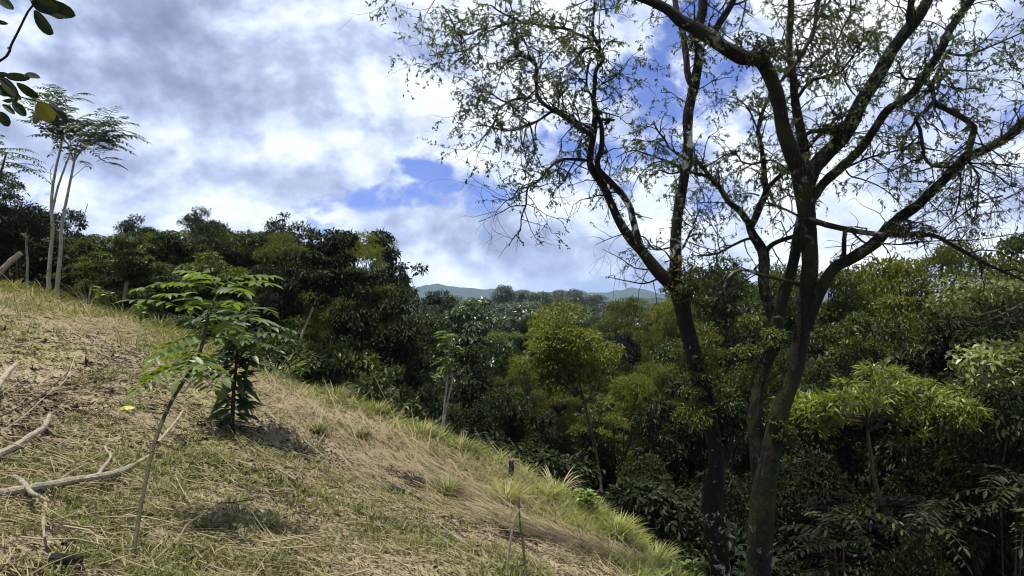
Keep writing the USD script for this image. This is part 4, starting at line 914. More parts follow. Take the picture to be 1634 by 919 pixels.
# flat lime-leaved tree
root = thing('flat_topped_tree', 'low tree with a flat sunlit lime-green canopy and bent mossy stem in the dark hollow', 'tree')
c = branch([(1450, 870), (1428, 835), (1408, 805), (1396, 765), (1390, 730), (1386, 700), (1384, 672), (1390, 652)], 12.6, 12.2, 6, 2.2)
g0 = c[0].copy(); g0[2] = float(ground(np.array([g0[0]]), np.array([g0[1]]))[0]) - .2; c = np.vstack([g0, c])
obj('trunk', tube(c[:, :3], c[:, 3], 10, .2, 8), bark_mat('bark_mossgrey', (0.03, 0.028, 0.018), (0.12, 0.11, 0.075), moss=(0.05, 0.06, 0.02), mossy=.4), root)
cc = []
for k in range(58):
    px = 1402 + 140 * rng.uniform(-1, 1); dz = rng.uniform(-1, 1)
    py = 634 + 16 * abs(px - 1402) / 140 * (1.3 if px > 1402 else .6) + rng.normal() * 13 - 10 * (abs(px - 1420) < 60) + 26 * (rng.random() < .22)
    cc.append(at(px, py, 12.2 + 1.1 * dz * math.sqrt(max(0, 1 - ((px - 1402) / 150) ** 2))))
cc = np.array(cc)
for e in cc[:22]: obj('branch', tube(spline([(sb := c[int(rng.integers(len(c) - 9, len(c))), :3]), sb * .5 + e * .5 + [0, 0, rng.normal() * .05], e], 4), np.linspace(.022, .008, 9), 5), M_BARK, root)
obj('crown', clump_leaves(rng, cc, rng.uniform(.10, .36, 58), .45, 75, .18, .25, droop=.2), M_LEAF['lime'], root)
# pale-leaved boughs reaching in at the right edge
root = thing('pale_leaved_tree', 'sunlit pale-leaved boughs reaching in at the right edge', 'tree')
q = np.stack([at(1545 + 130 * t + rng.normal() * 12, 590 - 30 * t + rng.normal() * 20, 13 + rng.normal() * .6) for t in rng.random(34)])
q2 = np.stack([at(1500 + 170 * t, 470 + rng.normal() * 9 - 6 * t, 15 + rng.normal() * .6) for t in rng.random(22)])
hub = at(1720, 640, 13.4); g0 = hub.copy(); g0[2] = float(ground(np.array([g0[0]]), np.array([g0[1]]))[0]) - .2; topp = at(1730, 430, 14)
obj('trunk', tube(spline([g0, hub, topp], 6), np.linspace(.16, .07, 13), 9, .15, 3), M_BARK, root)
for e in np.vstack([q[:12], q2[:8]]): obj('branch', tube(spline([(hub if e[2] < at(0, 530, 14)[2] else topp), (hub + e) / 2 * .5 + e * .5 - [0, 0, .1], e], 4), np.linspace(.03, .007, 9), 5), M_BARK, root)
obj('crown', clump_leaves(rng, np.vstack([q, q2]), np.full(56, .36), .4, 60, .14, .5, droop=.15), M_LEAF['cream'], root)

# dim compound-leaved shrubs in the dark hollow at lower right
for px, py, Y, s, label in ((1300, 800, 11.5, 1.0, 'feathery shrub in the dark hollow right of the thick mossy trunk'), (1350, 870, 10.5, .8, 'feathery shrub at the bottom edge right of the thick mossy trunk'), (1490, 800, 12, 1.1, 'feathery shrub low at lower right'),
                            (1600, 760, 11.5, 1.1, 'feathery shrub near the lower right corner')):
    p = at(px, py, Y); g = float(ground(np.array([p[0]]), np.array([p[1]]))[0]) - .1; h = p[2] - g
    root = thing('shrub', label, 'shrub', (p[0], p[1], g))
    for j in range(3):
        e = np.array([rng.normal() * .25, rng.normal() * .25, h])
        obj('stem', tube(spline([[0, 0, 0], [e[0] * .2, e[1] * .2, h * .5], e], 4), np.linspace(.04, .012, 9), 6), M_BARK, root)
        for k in range(8):
            az = rng.uniform(0, 2 * math.pi); add_frond(rng, root, M_LEAF['dark' if k % 4 else 'mid'], M_BARK, e - np.array([0, 0, rng.uniform(0, .7)]), (math.cos(az), math.sin(az), rng.uniform(-.1, .5)), s * rng.uniform(.6, 1.0), 7, .20 * s, .065 * s, False)

# overhanging leafy twigs at upper left
def overhang(label, pts, Y0, Y1, lv, r0, r1):
    root = thing('overhanging_twig', label, 'branch'); c = branch(pts, Y0, Y1, r0, r1)
    obj('twig', tube(c[:, :3], c[:, 3], 8, .2, 5), M_TWIG, root)
    for x0, y0, x1, y1, w, *lab in lv:
        Y = (Y0 + Y1) / 2 + rng.normal() * .05; a, e = at(x0, y0, Y), at(x1, y1, Y + rng.normal() * .03)
        L = np.linalg.norm(e - a); n_ = FWD * -1 + rng.normal(size=3) * .35
        t = np.array([0, .12, .3, .5, .7, .86, .96, 1.0]); wd = np.array([.02, .25, .43, .5, .48, .38, .2, .02]) * w * Y / FPX
        ax = nrm(e - a); sd = nrm(np.cross(n_, ax)); nn = np.cross(ax, sd)
        mid = a + ax * (t * L)[:, None] - nn * (.10 * L * t ** 2)[:, None]
        v = np.vstack([mid + sd * wd[:, None] + nn * wd[:, None] * .25, mid, mid - sd * wd[:, None] + nn * wd[:, None] * .25])
        i = np.arange(7); f = np.vstack([np.stack([i, i + 1, i + 9, i + 8], -1), np.stack([i + 8, i + 9, i + 17, i + 16], -1)])
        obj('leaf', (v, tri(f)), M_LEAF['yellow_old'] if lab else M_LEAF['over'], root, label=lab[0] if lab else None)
M_LEAF['yellow_old'] = leaf_mat('leaf_yellow_old', (0.05, 0.05, 0.008), (0.10, 0.10, 0.015), (1.4, 1.3, 0.3), tw=0.4)
overhang('bare overhead twig with large dark leaves in the top left corner', [(-170, 170), (-60, 130), (0, 97), (14, 84), (18, 72), (30, 48), (44, 20), (54, 6), (62, -12), (66, -40)], 2.3, 2.2,
         [(54, 17, 80, 53, 24), (56, 4, 115, 22, 26), (48, 0, 88, 14, 26), (62, -10, 100, 28, 26), (-6, -6, 17, 11, 14), (-30, 28, 10, 38, 8), (50, 2, 20, -20, 20), (66, -30, 110, -50, 24), (14, 80, 12, 70, 4)], 3.2, 1.6)
overhang('lower overhead twig with many dark oval leaves left of the feathery crown', [(-180, 110), (-70, 120), (-20, 122), (4, 126), (20, 140), (28, 152), (45, 158), (62, 162)], 2.4, 2.25,
         [(8, 121, 40, 124, 13), (38, 122, 64, 121, 18), (26, 132, 60, 156, 15), (0, 122, 26, 152, 16), (2, 140, 30, 156, 14), (4, 160, 28, 160, 10), (20, 162, 40, 184, 14), (4, 166, 22, 180, 9), (0, 178, 13, 201, 15), (-8, 136, 14, 152, 16), (60, 162, 84, 192, 30, 'yellowing leaf with a hole'), (78, 162, 106, 190, 11), (28, 150, 24, 172, 10), (-14, 120, -30, 150, 18), (-20, 124, 8, 118, 10), (62, 180, 56, 197, 12)], 2.4, 1.0)

# ------------------------------------------------------------------ slope: grass, straw, sticks, small plants
M_STRAW = straw_mat('straw', [(0, (0.23, 0.185, 0.11)), (.3, (0.43, 0.365, 0.225)), (.65, (0.60, 0.52, 0.32)), (1, (0.74, 0.67, 0.47))])
M_LITTER = straw_mat('litter', [(0, (0.06, 0.044, 0.025)), (.4, (0.22, 0.165, 0.085)), (.8, (0.42, 0.335, 0.19)), (1, (0.62, 0.54, 0.37))])
M_GRASS = straw_mat('grass', [(0, (0.085, 0.10, 0.015)), (.5, (0.195, 0.205, 0.03)), (.85, (0.33, 0.32, 0.065)), (1, (0.46, 0.40, 0.15))], rough=.5, tw=.35)
M_DRYGRASS = straw_mat('yellow_grass', [(0, (0.16, 0.18, 0.03)), (.5, (0.32, 0.33, 0.06)), (.85, (0.46, 0.42, 0.12)), (1, (0.58, 0.51, 0.24))], rough=.55, tw=.3)
M_STICK = bark_mat('stick', (0.16, 0.138, 0.10), (0.46, 0.41, 0.31), moss=(0.12, 0.11, 0.06), mossy=.15, scale=16)
M_DARKSTICK = bark_mat('dark_stick', (0.02, 0.016, 0.012), (0.07, 0.058, 0.045), scale=16)
M_CHAR = bark_mat('charred_wood', (0.006, 0.005, 0.005), (0.03, 0.026, 0.022), scale=12)

grng = np.random.default_rng(99)
def scatter(n, y0=2.0, y1=26.0, dmax=.9, power=1.0):
    Y = y0 * (y1 / y0) ** grng.random(n); u = grng.uniform(-.95, .72, n); x = u * Y
    d = edge_dist(np.stack([x, Y], 1)); ok = d < dmax + .3 * grng.normal(size=n)
    return x[ok], Y[ok], d[ok]
def blob_at(px, py):
    p = hit(px, py); return p[:2]
def near(x, y, zones):
    """Zones: (pixel x, y, metres across, metres along)."""
    w = np.zeros(len(x))
    for px, py, r in zones:
        c = blob_at(px, py); w = np.maximum(w, np.exp(-((x - c[0]) ** 2 + (y - c[1]) ** 2) / (2 * r * r)))
    return w
THATCH = [(560, 680, 1.6), (640, 720, 1.3), (760, 800, 1.0), (860, 850, 1.0), (470, 640, 1.5), (800, 770, 1.2), (930, 850, .9), (230, 530, 1.6), (110, 500, 2.0), (430, 620, 1.2), (700, 760, 1.2)]
DARKZ = [(60, 600, 1.6), (150, 640, 1.3), (210, 580, 1.4), (60, 680, 1.0), (280, 600, .8), (220, 860, .3), (420, 760, .5), (640, 765, .3)]
GREENZ = [(130, 690, .7), (400, 760, .7), (360, 830, .5), (150, 820, .5), (60, 880, .4), (450, 850, .4), (320, 700, .4), (380, 700, .5), (480, 690, .5), (30, 470, 2.0), (130, 480, 1.4), (600, 640, .6), (300, 870, .5), (600, 860, .4), (560, 690, .5), (700, 790, .5), (810, 810, .5), (250, 760, .6), (90, 760, .5), (480, 780, .4), (700, 720, .6)]
def frame(x, y):
    n = gnormal(x, y); p = np.stack([x, y, ground(x, y)], -1)
    a = nrm(np.cross(n, np.array([0, 1.0, 0.0]))); b_ = np.cross(n, a)    # a: across (+x, downhill), b: along
    return p, n, a, b_
# straw
x, y, d = scatter(260000)
th = near(x, y, THATCH); dk = near(x, y, DARKZ)
lump = meshkit.fbm(np.stack([x * 1.6, y * 1.6, 0 * x], -1), 3, 12)
keep = grng.random(len(x)) < (.34 + .9 * th) * (1 - .55 * dk) * np.clip(.35 + (lump - .38) * 3.2, .1, 1.2)
x, y, th = x[keep], y[keep], th[keep]; n = len(x)
p, nn, a, b_ = frame(x, y)
ang = -.45 + (meshkit.fbm(np.stack([x * .5, y * .5, 0 * x], -1), 2, 4) - .5) * 3.0 + grng.normal(size=n) * (1.05 - .3 * th)
dirv = a * np.cos(ang)[:, None] + b_ * np.sin(ang)[:, None]
hgt = grng.random(n) ** 2 * (.03 + .10 * th)
L = grng.lognormal(-1.55, .55, n) * (.55 + .7 * th); far = np.clip(y / 9, .7, 1.6)
lean = -nn * 1.0 + np.cross(nn, dirv) * grng.normal(size=(n, 1)) * .7
v, f = blades(p + nn * (hgt + .02)[:, None], dirv + nn * np.where(grng.random((n, 1)) < .07, grng.normal(.45, .3, (n, 1)), grng.normal(.05, .10, (n, 1))), lean, L * (.75 + .5 * th), .0058 * far * grng.uniform(.6, 1.6, n), grng.uniform(-.08, .05, n))
obj('dry_straw', (v, f), M_STRAW, kind='stuff', label='dry pale straw and cut stalks lying on the slope', category='straw')
# tangle of thin dead twigs
x, y, d = scatter(6500, y1=14); tz = near(x, y, DARKZ + [(40, 740, .9), (140, 780, .4)])
keep = grng.random(len(x)) < .05 + .5 * tz; x, y = x[keep], y[keep]; n = len(x); p, nn, a, b_ = frame(x, y)
tws = []
for k in range(n):
    t_ = grng.uniform(0, 6.28); dd = a[k] * math.cos(t_) + b_[k] * math.sin(t_) + nn[k] * abs(grng.normal()) * .18; l = grng.uniform(.1, .45)
    q = p[k] + nn[k] * grng.uniform(.01, .06) + np.outer(np.linspace(0, 1, 4), dd) * l + np.vstack([[0, 0, 0], grng.normal(size=(3, 3)) * .035 * l]); tws.append(tube(q, np.linspace(.0045, .002, 4) * grng.uniform(.7, 1.5), 4, cap=False))
obj('dry_twigs', join(tws), M_STRAW, kind='stuff', label='tangle of thin dead twigs on the slope', category='dry twigs')
# dark brown litter flakes
x, y, d = scatter(130000, y1=16)
p, nn, a, b_ = frame(x, y); n = len(x); ang = grng.uniform(0, 2 * np.pi, n)
dirv = a * np.cos(ang)[:, None] + b_ * np.sin(ang)[:, None] + nn * grng.normal(.15, .35, (n, 1))
v, f = leaves(p + nn * .006, dirv, nn + grng.normal(size=(n, 3)) * .5, grng.uniform(.02, .065, n) * np.clip(y / 6, .7, 1.5), grng.uniform(.006, .020, n) * np.clip(y / 6, .7, 1.5))
obj('leaf_litter', (v, f), M_LITTER, kind='stuff', label='brown shredded leaf litter covering the slope', category='leaf litter')
# dark rotted litter in patches
x, y, d = scatter(190000, y1=15); dz = near(x, y, DARKZ); pt = meshkit.fbm(np.stack([x * 1.9, y * 1.9, 0 * x], -1), 4, 55)
keep = grng.random(len(x)) < np.clip(.6 * dz + (pt - .54) * 3.0, 0, .8); x, y = x[keep], y[keep]; n = len(x); p, nn, a, b_ = frame(x, y); ang = grng.uniform(0, 2 * np.pi, n)
dirv = a * np.cos(ang)[:, None] + b_ * np.sin(ang)[:, None] + nn * grng.normal(.25, .4, (n, 1))
v, f = leaves(p + nn * .012, dirv, nn + grng.normal(size=(n, 3)) * .6, grng.uniform(.02, .075, n) * np.clip(y / 6, .7, 1.4), grng.uniform(.006, .02, n) * np.clip(y / 6, .7, 1.4))
M_ROT = straw_mat('rotted_litter', [(0, (0.012, 0.010, 0.007)), (.6, (0.045, 0.036, 0.024)), (.9, (0.11, 0.092, 0.065)), (1, (0.24, 0.215, 0.165))])
obj('dark_litter', (v, f), M_ROT, kind='stuff', label='dark grey-brown rotted litter in patches on the slope', category='leaf litter')
# short green growth
x, y, d = scatter(210000, y1=20, dmax=.6)
pat = meshkit.fbm(np.stack([x * 1.25, y * 1.25, 0 * x], -1), 4, 21); fine_ = meshkit.fbm(np.stack([x * 7, y * 7, 0 * x], -1), 2, 22)
gz_ = near(x, y, GREENZ); th = near(x, y, THATCH)
keep = grng.random(len(x)) < np.clip((pat - .44) * 3.4 + .8 * gz_ - .75 * th - .5 * near(x, y, DARKZ) - .20 + (fine_ - .45) * 2.2, 0.015, 1)
x, y = x[keep], y[keep]; n = len(x); p, nn, a, b_ = frame(x, y)
az = grng.uniform(0, 2 * np.pi, n); ld = np.stack([np.cos(az), np.sin(az), -.2 * np.ones(n)], -1)
v, f = blades(p, nn * .6 + np.array([0, 0, .5]) + ld * grng.uniform(.1, .8, (n, 1)), ld, grng.uniform(.04, .14, n) * np.clip(y / 6, .8, 1.5), .0075 * np.clip(y / 6, .8, 1.8), grng.uniform(.2, .9, n))
obj('short_grass', (v, f), M_GRASS, kind='stuff', label='short green regrowth in patches on the slope', category='grass')
# yellow-green grass along the brow
x, y, d = scatter(260000, y0=6, y1=30, dmax=1.6)
lump = meshkit.fbm(np.stack([x * 1.1, y * 1.1, 0 * x], -1), 3, 31)
keep = grng.random(len(x)) < np.clip(1.15 - np.abs(d + .15) / (1.7 + .9 * (x < -6)), 0, 1) * np.clip((lump - .33) * 3.5, 0.08, 1)
x, y = x[keep], y[keep]; n = len(x); p, nn, a, b_ = frame(x, y)
az = grng.normal(-.2, 1.1, n); ld = np.stack([np.cos(az), np.sin(az), -.25 * np.ones(n)], -1)
v, f = blades(p, nn * .5 + np.array([0, 0, .7]) + ld * grng.uniform(.1, .9, (n, 1)), ld, grng.uniform(.14, .46, n), .0115 * np.clip(y / 11, .8, 1.6), grng.uniform(.3, 1.1, n))
half = grng.random(n) < .5
def pick(v, f, m):
    vv = v.reshape(n, 7, 3)[m].reshape(-1, 3); k = m.sum()
    return vv, f[:5 * k]
obj('brow_grass', pick(v, f, half), M_DRYGRASS, kind='stuff', label='yellowed grass along the brow of the slope', category='grass')
obj('brow_grass', pick(v, f, ~half), M_GRASS, kind='stuff', label='green grass mixed in along the brow of the slope', category='grass')

def clump(px, py, s, n, label, mat, w=.0125, bend=(.3, 1.0), name='grass_tuft', cat='grass tuft'):
    b = hit(px, py); root = thing(name, label, cat, b - [0, 0, .03])
    az = grng.uniform(0, 2 * np.pi, n); ld = np.stack([np.cos(az), np.sin(az), 0 * az], -1)
    pos = ld * (grng.random((n, 1)) ** .6) * s * .28; pos[:, 2] = 0
    v, f = blades(pos, np.array([0, 0, 1.0]) + ld * grng.uniform(.05, .75, (n, 1)), ld, s * grng.uniform(.45, 1.1, n), w * np.ones(n), grng.uniform(*bend, n))
    k = max(1, int(n * .72))
    obj('green_blades', (v[:k * 7], f[:k * 5]), mat, root, kind='stuff')
    obj('dry_blades', (v[k * 7:], f[:(n - k) * 5]), M_STRAW, root, kind='stuff')
for a_ in [(712, 792, .42, 420, 'dense green grass tuft above the thatch in the middle of the slope', M_GRASS), (806, 806, .50, 360, 'yellow-green grass tuft right of the densest green tuft', M_DRYGRASS), (572, 700, .34, 220, 'sparse grass tuft left of the dense green tuft', M_GRASS),
           (505, 690, .30, 200, 'small grass tuft right of the dark young tree', M_GRASS), (538, 632, .55, 260, 'bright green grass tuft at the brow below the left wood', M_GRASS), (600, 662, .45, 220, 'pale grass tuft at the brow right of the bright green one', M_DRYGRASS),
           (672, 700, .50, 300, 'bright grass tuft at the brow left of the slender twin-stemmed tree', M_DRYGRASS), (735, 722, .45, 260, 'grass tuft at the brow right of the slender twin-stemmed tree', M_GRASS), (870, 800, .40, 220, 'grass tuft below the black stump', M_DRYGRASS),
           (985, 858, .50, 300, 'grass tuft on the brow below the small leafy shrub', M_DRYGRASS), (1045, 900, .45, 300, 'grass tuft at the lower end of the brow', M_DRYGRASS), (938, 826, .40, 240, 'grass tuft at the foot of the small leafy shrub', M_GRASS),
           (128, 740, .20, 110, 'small green tuft between the two fallen branches', M_GRASS), (60, 838, .16, 110, 'green tuft left of the forked twig', M_GRASS), (330, 842, .16, 120, 'green tuft near the bottom, right of the sapling stem', M_GRASS), (420, 842, .17, 130, 'green tuft lowest in the middle left', M_GRASS),
           (20, 456, .5, 160, 'grass tuft at the left edge of the brow', M_DRYGRASS), (255, 520, .6, 160, 'grass tuft right of the short pale trunk', M_GRASS)]:
    clump(*a_)
for a_ in [(140, 478, 1.15, 90, 'arching broad-bladed grass right of the twin pale trunks', M_GRASS), (75, 472, .95, 40, 'arching grass left of the twin pale trunks', M_GRASS), (196, 502, 1.0, 60, 'broad-bladed grass at the foot of the short pale trunk', M_GRASS), (440, 590, .95, 60, 'arching grass at the brow right of the sapling', M_GRASS),
           (888, 775, .6, 50, 'arching silvery grass at the brow right of the black stump', M_STRAW), (790, 742, .5, 40, 'arching grass at the brow left of the black stump', M_GRASS), (1062, 905, .55, 50, 'arching grass at the lowest end of the brow', M_DRYGRASS)]:
    clump(*a_, w=.024, bend=(.5, 1.25), name='arching_grass')
# heap of pale cut grass
for a_ in [(68, 494, .55, 60, 'heap of bleached cut blades below the twin pale trunks'), (445, 665, .35, 160, 'curled pile of bleached straw right of the dark young tree'), (410, 690, .25, 60, 'small pale straw wisp at the foot of the dark young tree'), (235, 545, .6, 110, 'combed heap of pale cut grass below the short pale trunk')]:
    b = hit(a_[0], a_[1]); n = a_[3]; root = thing('straw_heap', a_[4], 'straw heap', b)
    az = grng.uniform(0, 2 * np.pi, n); ld = np.stack([np.cos(az), np.sin(az) * .6, 0 * az - .35], -1)
    v, f = blades(grng.normal(size=(n, 3)) * a_[2] * .12 * np.array([1, 1, .15]), ld + np.array([0, 0, 1.0]), ld + [0, 0, -.6], a_[2] * grng.uniform(.4, .9, n), .014, grng.uniform(.8, 1.4, n))
    obj('blades', (v, f), M_STRAW, root, kind='stuff')

# sticks and fallen branches: pixel chains laid on the ground, lifted a little
def lay(pts, lift, r):
    q = []
    for k, pt in enumerate(pts):
        h = hit(*pt[:2])
        if h is None: continue
        l = lift if np.isscalar(lift) else lift[k]
        back = EYE + (h - EYE) * (1 - l / max(EYE[2] - h[2] + .8, .6) * .8)
        q.append([*back, (r if np.isscalar(r) else r[k]) * .82 * np.linalg.norm(h - EYE) / FPX])
    return spline(np.array(q), 5)
def stick(name, label, mains, mat, group=None):
    root = thing(name, label, 'stick' if name == 'stick' else 'branch')
    for k, (pts, lift, r) in enumerate(mains):
        c = lay(pts, lift + .03, r)
        obj('stem' if k == 0 else 'side_twig', tube(c[:, :3], c[:, 3], 9, .34, k + int(pts[0][0])), mat, root)
stick('fallen_branch', 'long pale fallen branch reaching in from the left edge, with side twigs', [([(-60, 796), (0, 787), (40, 780), (80, 774), (120, 766), (155, 761), (192, 752), (215, 740), (238, 727)], .10, [6.5, 6.5, 6.2, 6, 6, 5.5, 4.5, 3.6, 2.4]), ([(155, 760), (166, 744), (177, 728), (170, 718), (168, 712), (176, 708), (184, 709)], .12, [3, 2.6, 2, 1.6, 1.5, 1.3, 1]), ([(177, 728), (186, 738), (196, 746)], .10, [1.4, 1.2, .8]), ([(92, 767), (115, 752), (142, 738)], .13, [1.6, 1.3, .8])], M_STICK)
stick('fallen_branch', 'pale crooked branch at the left edge above the longest fallen branch', [([(-40, 742), (0, 724), (28, 710), (50, 695), (68, 684), (76, 672), (80, 660)], .12, [5.5, 5.2, 5, 4.5, 4, 3.4, 2.8])], M_STICK)
stick('fallen_branch', 'bleached forked twig lying across the longest fallen branch', [([(22, 760), (40, 772), (50, 785), (64, 793), (78, 800)], .22, [3.4, 3.2, 3, 2.6, 2]), ([(73, 797), (72, 815), (69, 832), (71, 857)], .10, [2.6, 2.4, 2.2, 1.8]), ([(62, 792), (58, 803)], .15, [2, 1.3]), ([(40, 772), (48, 778)], .2, [2.5, 2])], M_STICK)
stick('stick', 'thick pale stick at the left edge, upper left of the slope', [([(-20, 640), (0, 612), (12, 595), (26, 581)], .25, [4.2, 4, 3.5, 2.8])], M_STICK)
stick('stick', 'dark crooked twig lying near the bottom left', [([(100, 868), (130, 855), (158, 850), (190, 842), (214, 836)], .06, [2.6, 2.2, 2, 1.6, 1]), ([(148, 852), (150, 838), (155, 822)], .08, [1.6, 1.2, .8])], M_DARKSTICK)
stick('stick', 'pale stick leaning beside the sapling stem', [([(252, 706), (266, 690), (284, 668), (292, 655)], .30, [2.2, 2.2, 2, 1.4])], M_STICK)
stick('stick', 'olive stick right of the sapling stem', [([(205, 758), (240, 772), (275, 785), (295, 792)], .06, [2.2, 2, 1.8, 1.2])], M_GREENSTEM)
stick('fallen_branch', 'charred log lying in the bottom left corner', [([(80, 890), (105, 893), (130, 892)], .06, [7, 8, 6])], M_CHAR)
L_ = [([(0, 555), (40, 548), (70, 540)], 'thin pale stalk lying highest at the left edge'), ([(0, 690), (40, 662), (75, 630), (105, 605), (122, 562)], 'long thin stalk rising from the left edge to the charred stubble'), ([(0, 665), (50, 640), (100, 620), (190, 600)], 'long thin stalk lying level across the dark patch'),
      ([(0, 730), (60, 730), (110, 742), (140, 738)], 'thin stalk just above the longest fallen branch'), ([(30, 655), (80, 620), (112, 590)], 'thin brown stalk above the crooked branch'), ([(95, 625), (105, 600), (112, 585)], 'short upright dry stalk on the dark patch'), ([(90, 712), (125, 690), (150, 680)], 'pale thin twig above the small green tuft'),
      ([(60, 708), (120, 714), (150, 690)], 'curving thin twig right of the crooked branch'), ([(100, 800), (150, 792), (200, 802)], 'dark thin twig below the longest fallen branch'), ([(225, 828), (250, 848), (270, 860)], 'thin dry stalk right of the sapling foot'), ([(280, 758), (290, 780), (305, 802)], 'pale stalk right of the olive stick'),
      ([(375, 765), (410, 795), (418, 790)], 'thin forked twig left of the brown thatch'), ([(340, 803), (385, 800), (430, 790)], 'long grey twig below the dark young tree'), ([(440, 770), (470, 810), (495, 842)], 'dark slanting twig below the small grass tuft'), ([(655, 800), (720, 850), (800, 905)], 'long straight cane slanting down the thatch'), ([(680, 845), (715, 868), (740, 893)], 'bundle-end cane on the brown thatch'),
      ([(700, 855), (730, 875), (755, 888)], 'pale split cane right of the bundle-end cane'), ([(560, 730), (620, 760), (700, 800)], 'long cane above the thatch centre'), ([(750, 790), (820, 830), (900, 850)], 'cane crossing the thatch below the tufts'), ([(790, 815), (850, 850), (940, 880)], 'lower cane of the thatch, pointing at the brow'), ([(500, 740), (560, 790), (600, 830)], 'thin dark cane lower left of the thatch'), ([(860, 870), (920, 890), (985, 905)], 'lowest cane near the brow'), ([(415, 650), (470, 690), (520, 730)], 'cane lying below the curled straw'), ([(0, 630), (40, 605), (85, 590)], 'thin stalk crossing above the thick pale stick')]
for k, (pts, lab) in enumerate(L_):
    stick('stick', lab, [(pts, .05 + .08 * grng.random(), [1.0] + [.85] * (len(pts) - 2) + [.5])], M_DARKSTICK if 'dark' in lab or 'brown' in lab else M_STICK)
# charred stubble
for k, (px, py, h) in enumerate([(108, 575, .12), (137, 583, .26), (180, 572, .20), (150, 612, .14), (175, 630, .18), (165, 600, .1), (90, 650, .2), (78, 665, .22), (120, 655, .16), (20, 700 - 20, .14), (205, 600, .12), (5, 530, .22), (70, 548, .16), (190, 556, .12), (228, 612, .14), (246, 600, .12), (36, 612, .15), (120, 620, .12), (300, 772, .10), (52, 590, .14)]):
    h *= .62; b = hit(px, py); root = thing('charred_stub', 'short charred plant stub standing on the dark patch', 'stub', b - [0, 0, .02], 'charred stubs on the dark patch')
    e = grng.normal(size=2) * h * .25
    obj('stalk', tube(spline([[0, 0, 0], [e[0] * .3, e[1] * .3, h * .5], [e[0], e[1], h]], 3), np.linspace(.022, .010, 7), 7, .5, k), M_CHAR, root)
    obj('ragged_sheath', leaves(np.zeros((9, 3)) + [0, 0, .02], rand_unit(grng, 9) * .6 + [0, 0, .5], rand_unit(grng, 9), h * grng.uniform(.4, .9, 9), .03), M_CHAR, root)
# black stump on the brow, dark root clods
b = hit(815, 768); root = thing('stump', 'narrow black stump standing upright on the brow', 'stump', b)
obj('post', tube(np.array([[0, 0, -.1], [0, 0, .1], [.01, 0, .24], [.0, .01, .33]]), [.055, .052, .048, .035], 9, .3, 6), M_CHAR, root)
obj('splinter', tube(np.array([[0, 0, .30], [.03, 0, .36], [.12, 0, .36], [.2, 0, .30]]), [.02, .014, .010, .004], 6), M_STICK, root)
for px, py, s, lab in ((658, 772, .16, 'dark upturned root clod left of the dense green tuft'), (625, 786, .12, 'low dark clod with shrivelled leaves at the thatch edge')):
    b = hit(px, py); root = thing('root_clod', lab, 'clod', b); ic = trimesh.creation.icosphere(3, s); vv = np.array(ic.vertices)
    vv *= (.7 + .8 * meshkit.fbm(vv / s * 2.1, 3, int(px)))[:, None] * [1.2, .9, .6]
    obj('earth', (vv, ic.faces), M_CHAR, root); d_ = rand_unit(grng, 60); d_[:, 2] = abs(d_[:, 2])
    obj('rootlets', blades(d_ * s * .55, d_, rand_unit(grng, 60), s * grng.uniform(.4, 1.0, 60), .008, .6), M_LITTER, root, kind='stuff')
# small plants
def leafy_plant(px, py, h, n, label, mat, L, spread=.45):
    b = hit(px, py) if isinstance(px, (int, float)) else px; root = thing('small_plant', label, 'plant', b)
    for j in range(5):
        e = np.array([*(grng.normal(size=2) * h * spread * .5), h * grng.uniform(.7, 1.05)]); c = spline([[0, 0, 0], e * [.3, .3, .55], e], 5)
        obj('stem', tube(c, np.linspace(.012, .005, len(c)), 5), M_GREENSTEM, root); m_ = n // 5
        for q in range(m_):
            i = int(grng.integers(3, len(c))); az = grng.uniform(0, 2 * np.pi); l = L * grng.uniform(.6, 1.2)
            obj('leaf', big_leaves(c[i:i + 1], np.array([[math.cos(az), math.sin(az), grng.uniform(0, .7)]]), np.array([[0, 0, 1.0]]) + grng.normal(size=(1, 3)) * .3, l, l * .45, .3), mat, root)
M_LEAF['fresh'] = leaf_mat('leaf_fresh', (0.09, 0.14, 0.025), (0.23, 0.30, 0.06), (1.3, 1.4, 0.3), tw=0.4, cscale=3)
leafy_plant(936, 822, .42, 60, 'small bright-leaved shrub on the brow right of the grass tufts', M_LEAF['fresh'], .16)
leafy_plant(166, 497, .7, 110, 'bright leafy plant at the brow between the pale trunks', M_LEAF['fresh'], .15)
leafy_plant(225, 522, .6, 40, 'yellow-green leafy plant at the brow right of the short pale trunk', M_LEAF['fresh'], .14)
leafy_plant(478, 605, .5, 40, 'young leafy plant at the brow below the left wood', M_LEAF['fresh'], .13)
for px, py, Y, lab in ((1105, 905, 9.6, 'bright leafy plant at the foot of the forked mossy tree'), (1178, 895, 9.3, 'bright leafy plant between the feet of the two mossy trees')):
    p = at(px, py, Y); g = float(ground(np.array([p[0]]), np.array([p[1]]))[0]); leafy_plant(np.array([p[0], p[1], g]), 0, p[2] - g + .15, 90, lab, M_LEAF['fresh'], .17, .4)
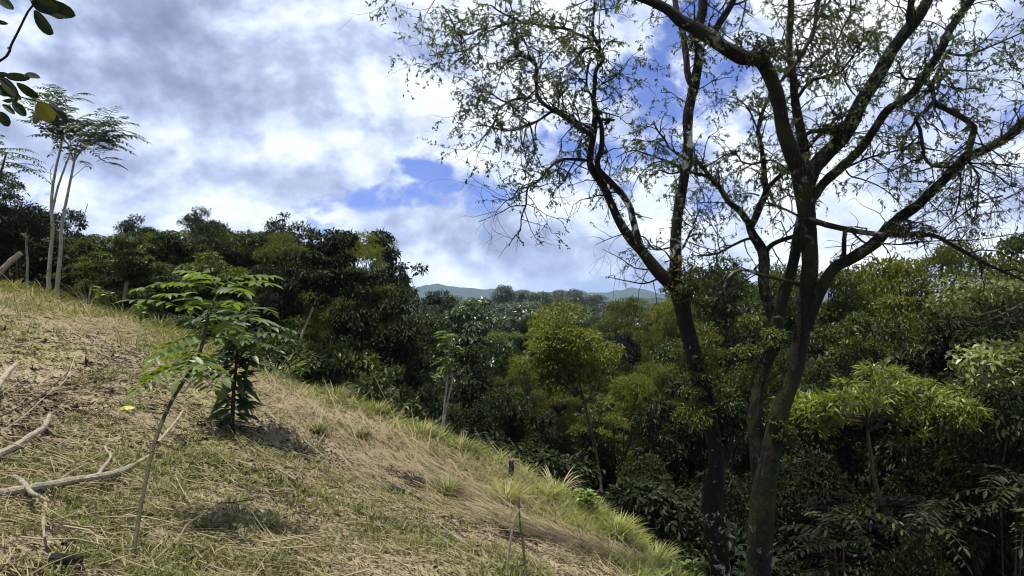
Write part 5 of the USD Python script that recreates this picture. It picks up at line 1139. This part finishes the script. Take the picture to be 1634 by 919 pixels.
# cane shoot with a folded blade near the bottom edge
b = hit(838, 912); 
root = thing('cane_shoot', 'tall thin green shoot with one folded blade near the bottom edge', 'plant', b); s_ = b[1] / FPX
c = np.array([[0, 0, 0], [-3, 0, 40], [-8, 0, 75], [-10, 0, 118]]) * s_
obj('stem', tube(spline(c, 5), np.linspace(2.6, 1.2, 16) * s_, 7), M_GREENSTEM, root)
for x0, z0, ax, up_, L in ((-9, 100, -.2, .9, 46), (-10, 112, .3, .9, 30), (-6, 60, .5, .8, 36)):
    v, f = blades(np.array([[x0, 0, z0]]) * s_, np.array([[ax, .1, up_]]), np.array([[ax, -.2, -.5]]), L * s_, 7 * s_, 1.3); obj('blade', (v, f), M_GRASS, root)
b = hit(808, 915); root = thing('cane_shoot', 'dry bent reed left of the tall green shoot', 'plant', b)
c = np.array([[0, 0, 0], [5, 0, 40], [12, 0, 78], [20, 0, 96], [30, 0, 97], [33, 0, 88]]) * s_
obj('stem', tube(spline(c, 5), np.linspace(1.8, 1.2, 26) * s_, 6), M_STICK, root)
v, f = blades(np.array([[12, 0, 72]]) * s_, np.array([[.3, 0, .9]]), np.array([[.8, 0, -.4]]), 42 * s_, 9 * s_, 1.0); obj('blade', (v, f), M_GRASS, root)
# one fallen yellow leaf
b = hit(200, 657)
tag(stage.GetPrimAtPath(obj('fallen_leaf', big_leaves(b[None] + [[-.09, 0, .03]], np.array([[1.0, .15, .12]]), np.array([[0, -.5, .8]]), .20, .09, .1), M_LEAF['yellow'])), 'single bright yellow-green leaf caught on the slope left of the sapling', 'leaf')

# ------------------------------------------------------------------ air
M_HAZE = usdkit.material(stage, '/World/Looks/haze', {'v': ('principled_volume', {'color': (0.50, 0.70, 1.0), 'density': 0.000085, 'anisotropy': 0.2})}, [], volume='v.volume')
import trimesh
hb = trimesh.creation.box(extents=(16000, 16000, 300)); hb.apply_translation((0, 0, 300 / 2 - 60))
obj('haze', (hb.vertices, hb.faces), M_HAZE, kind='stuff', label='pale blue air between the slope and the ridge')
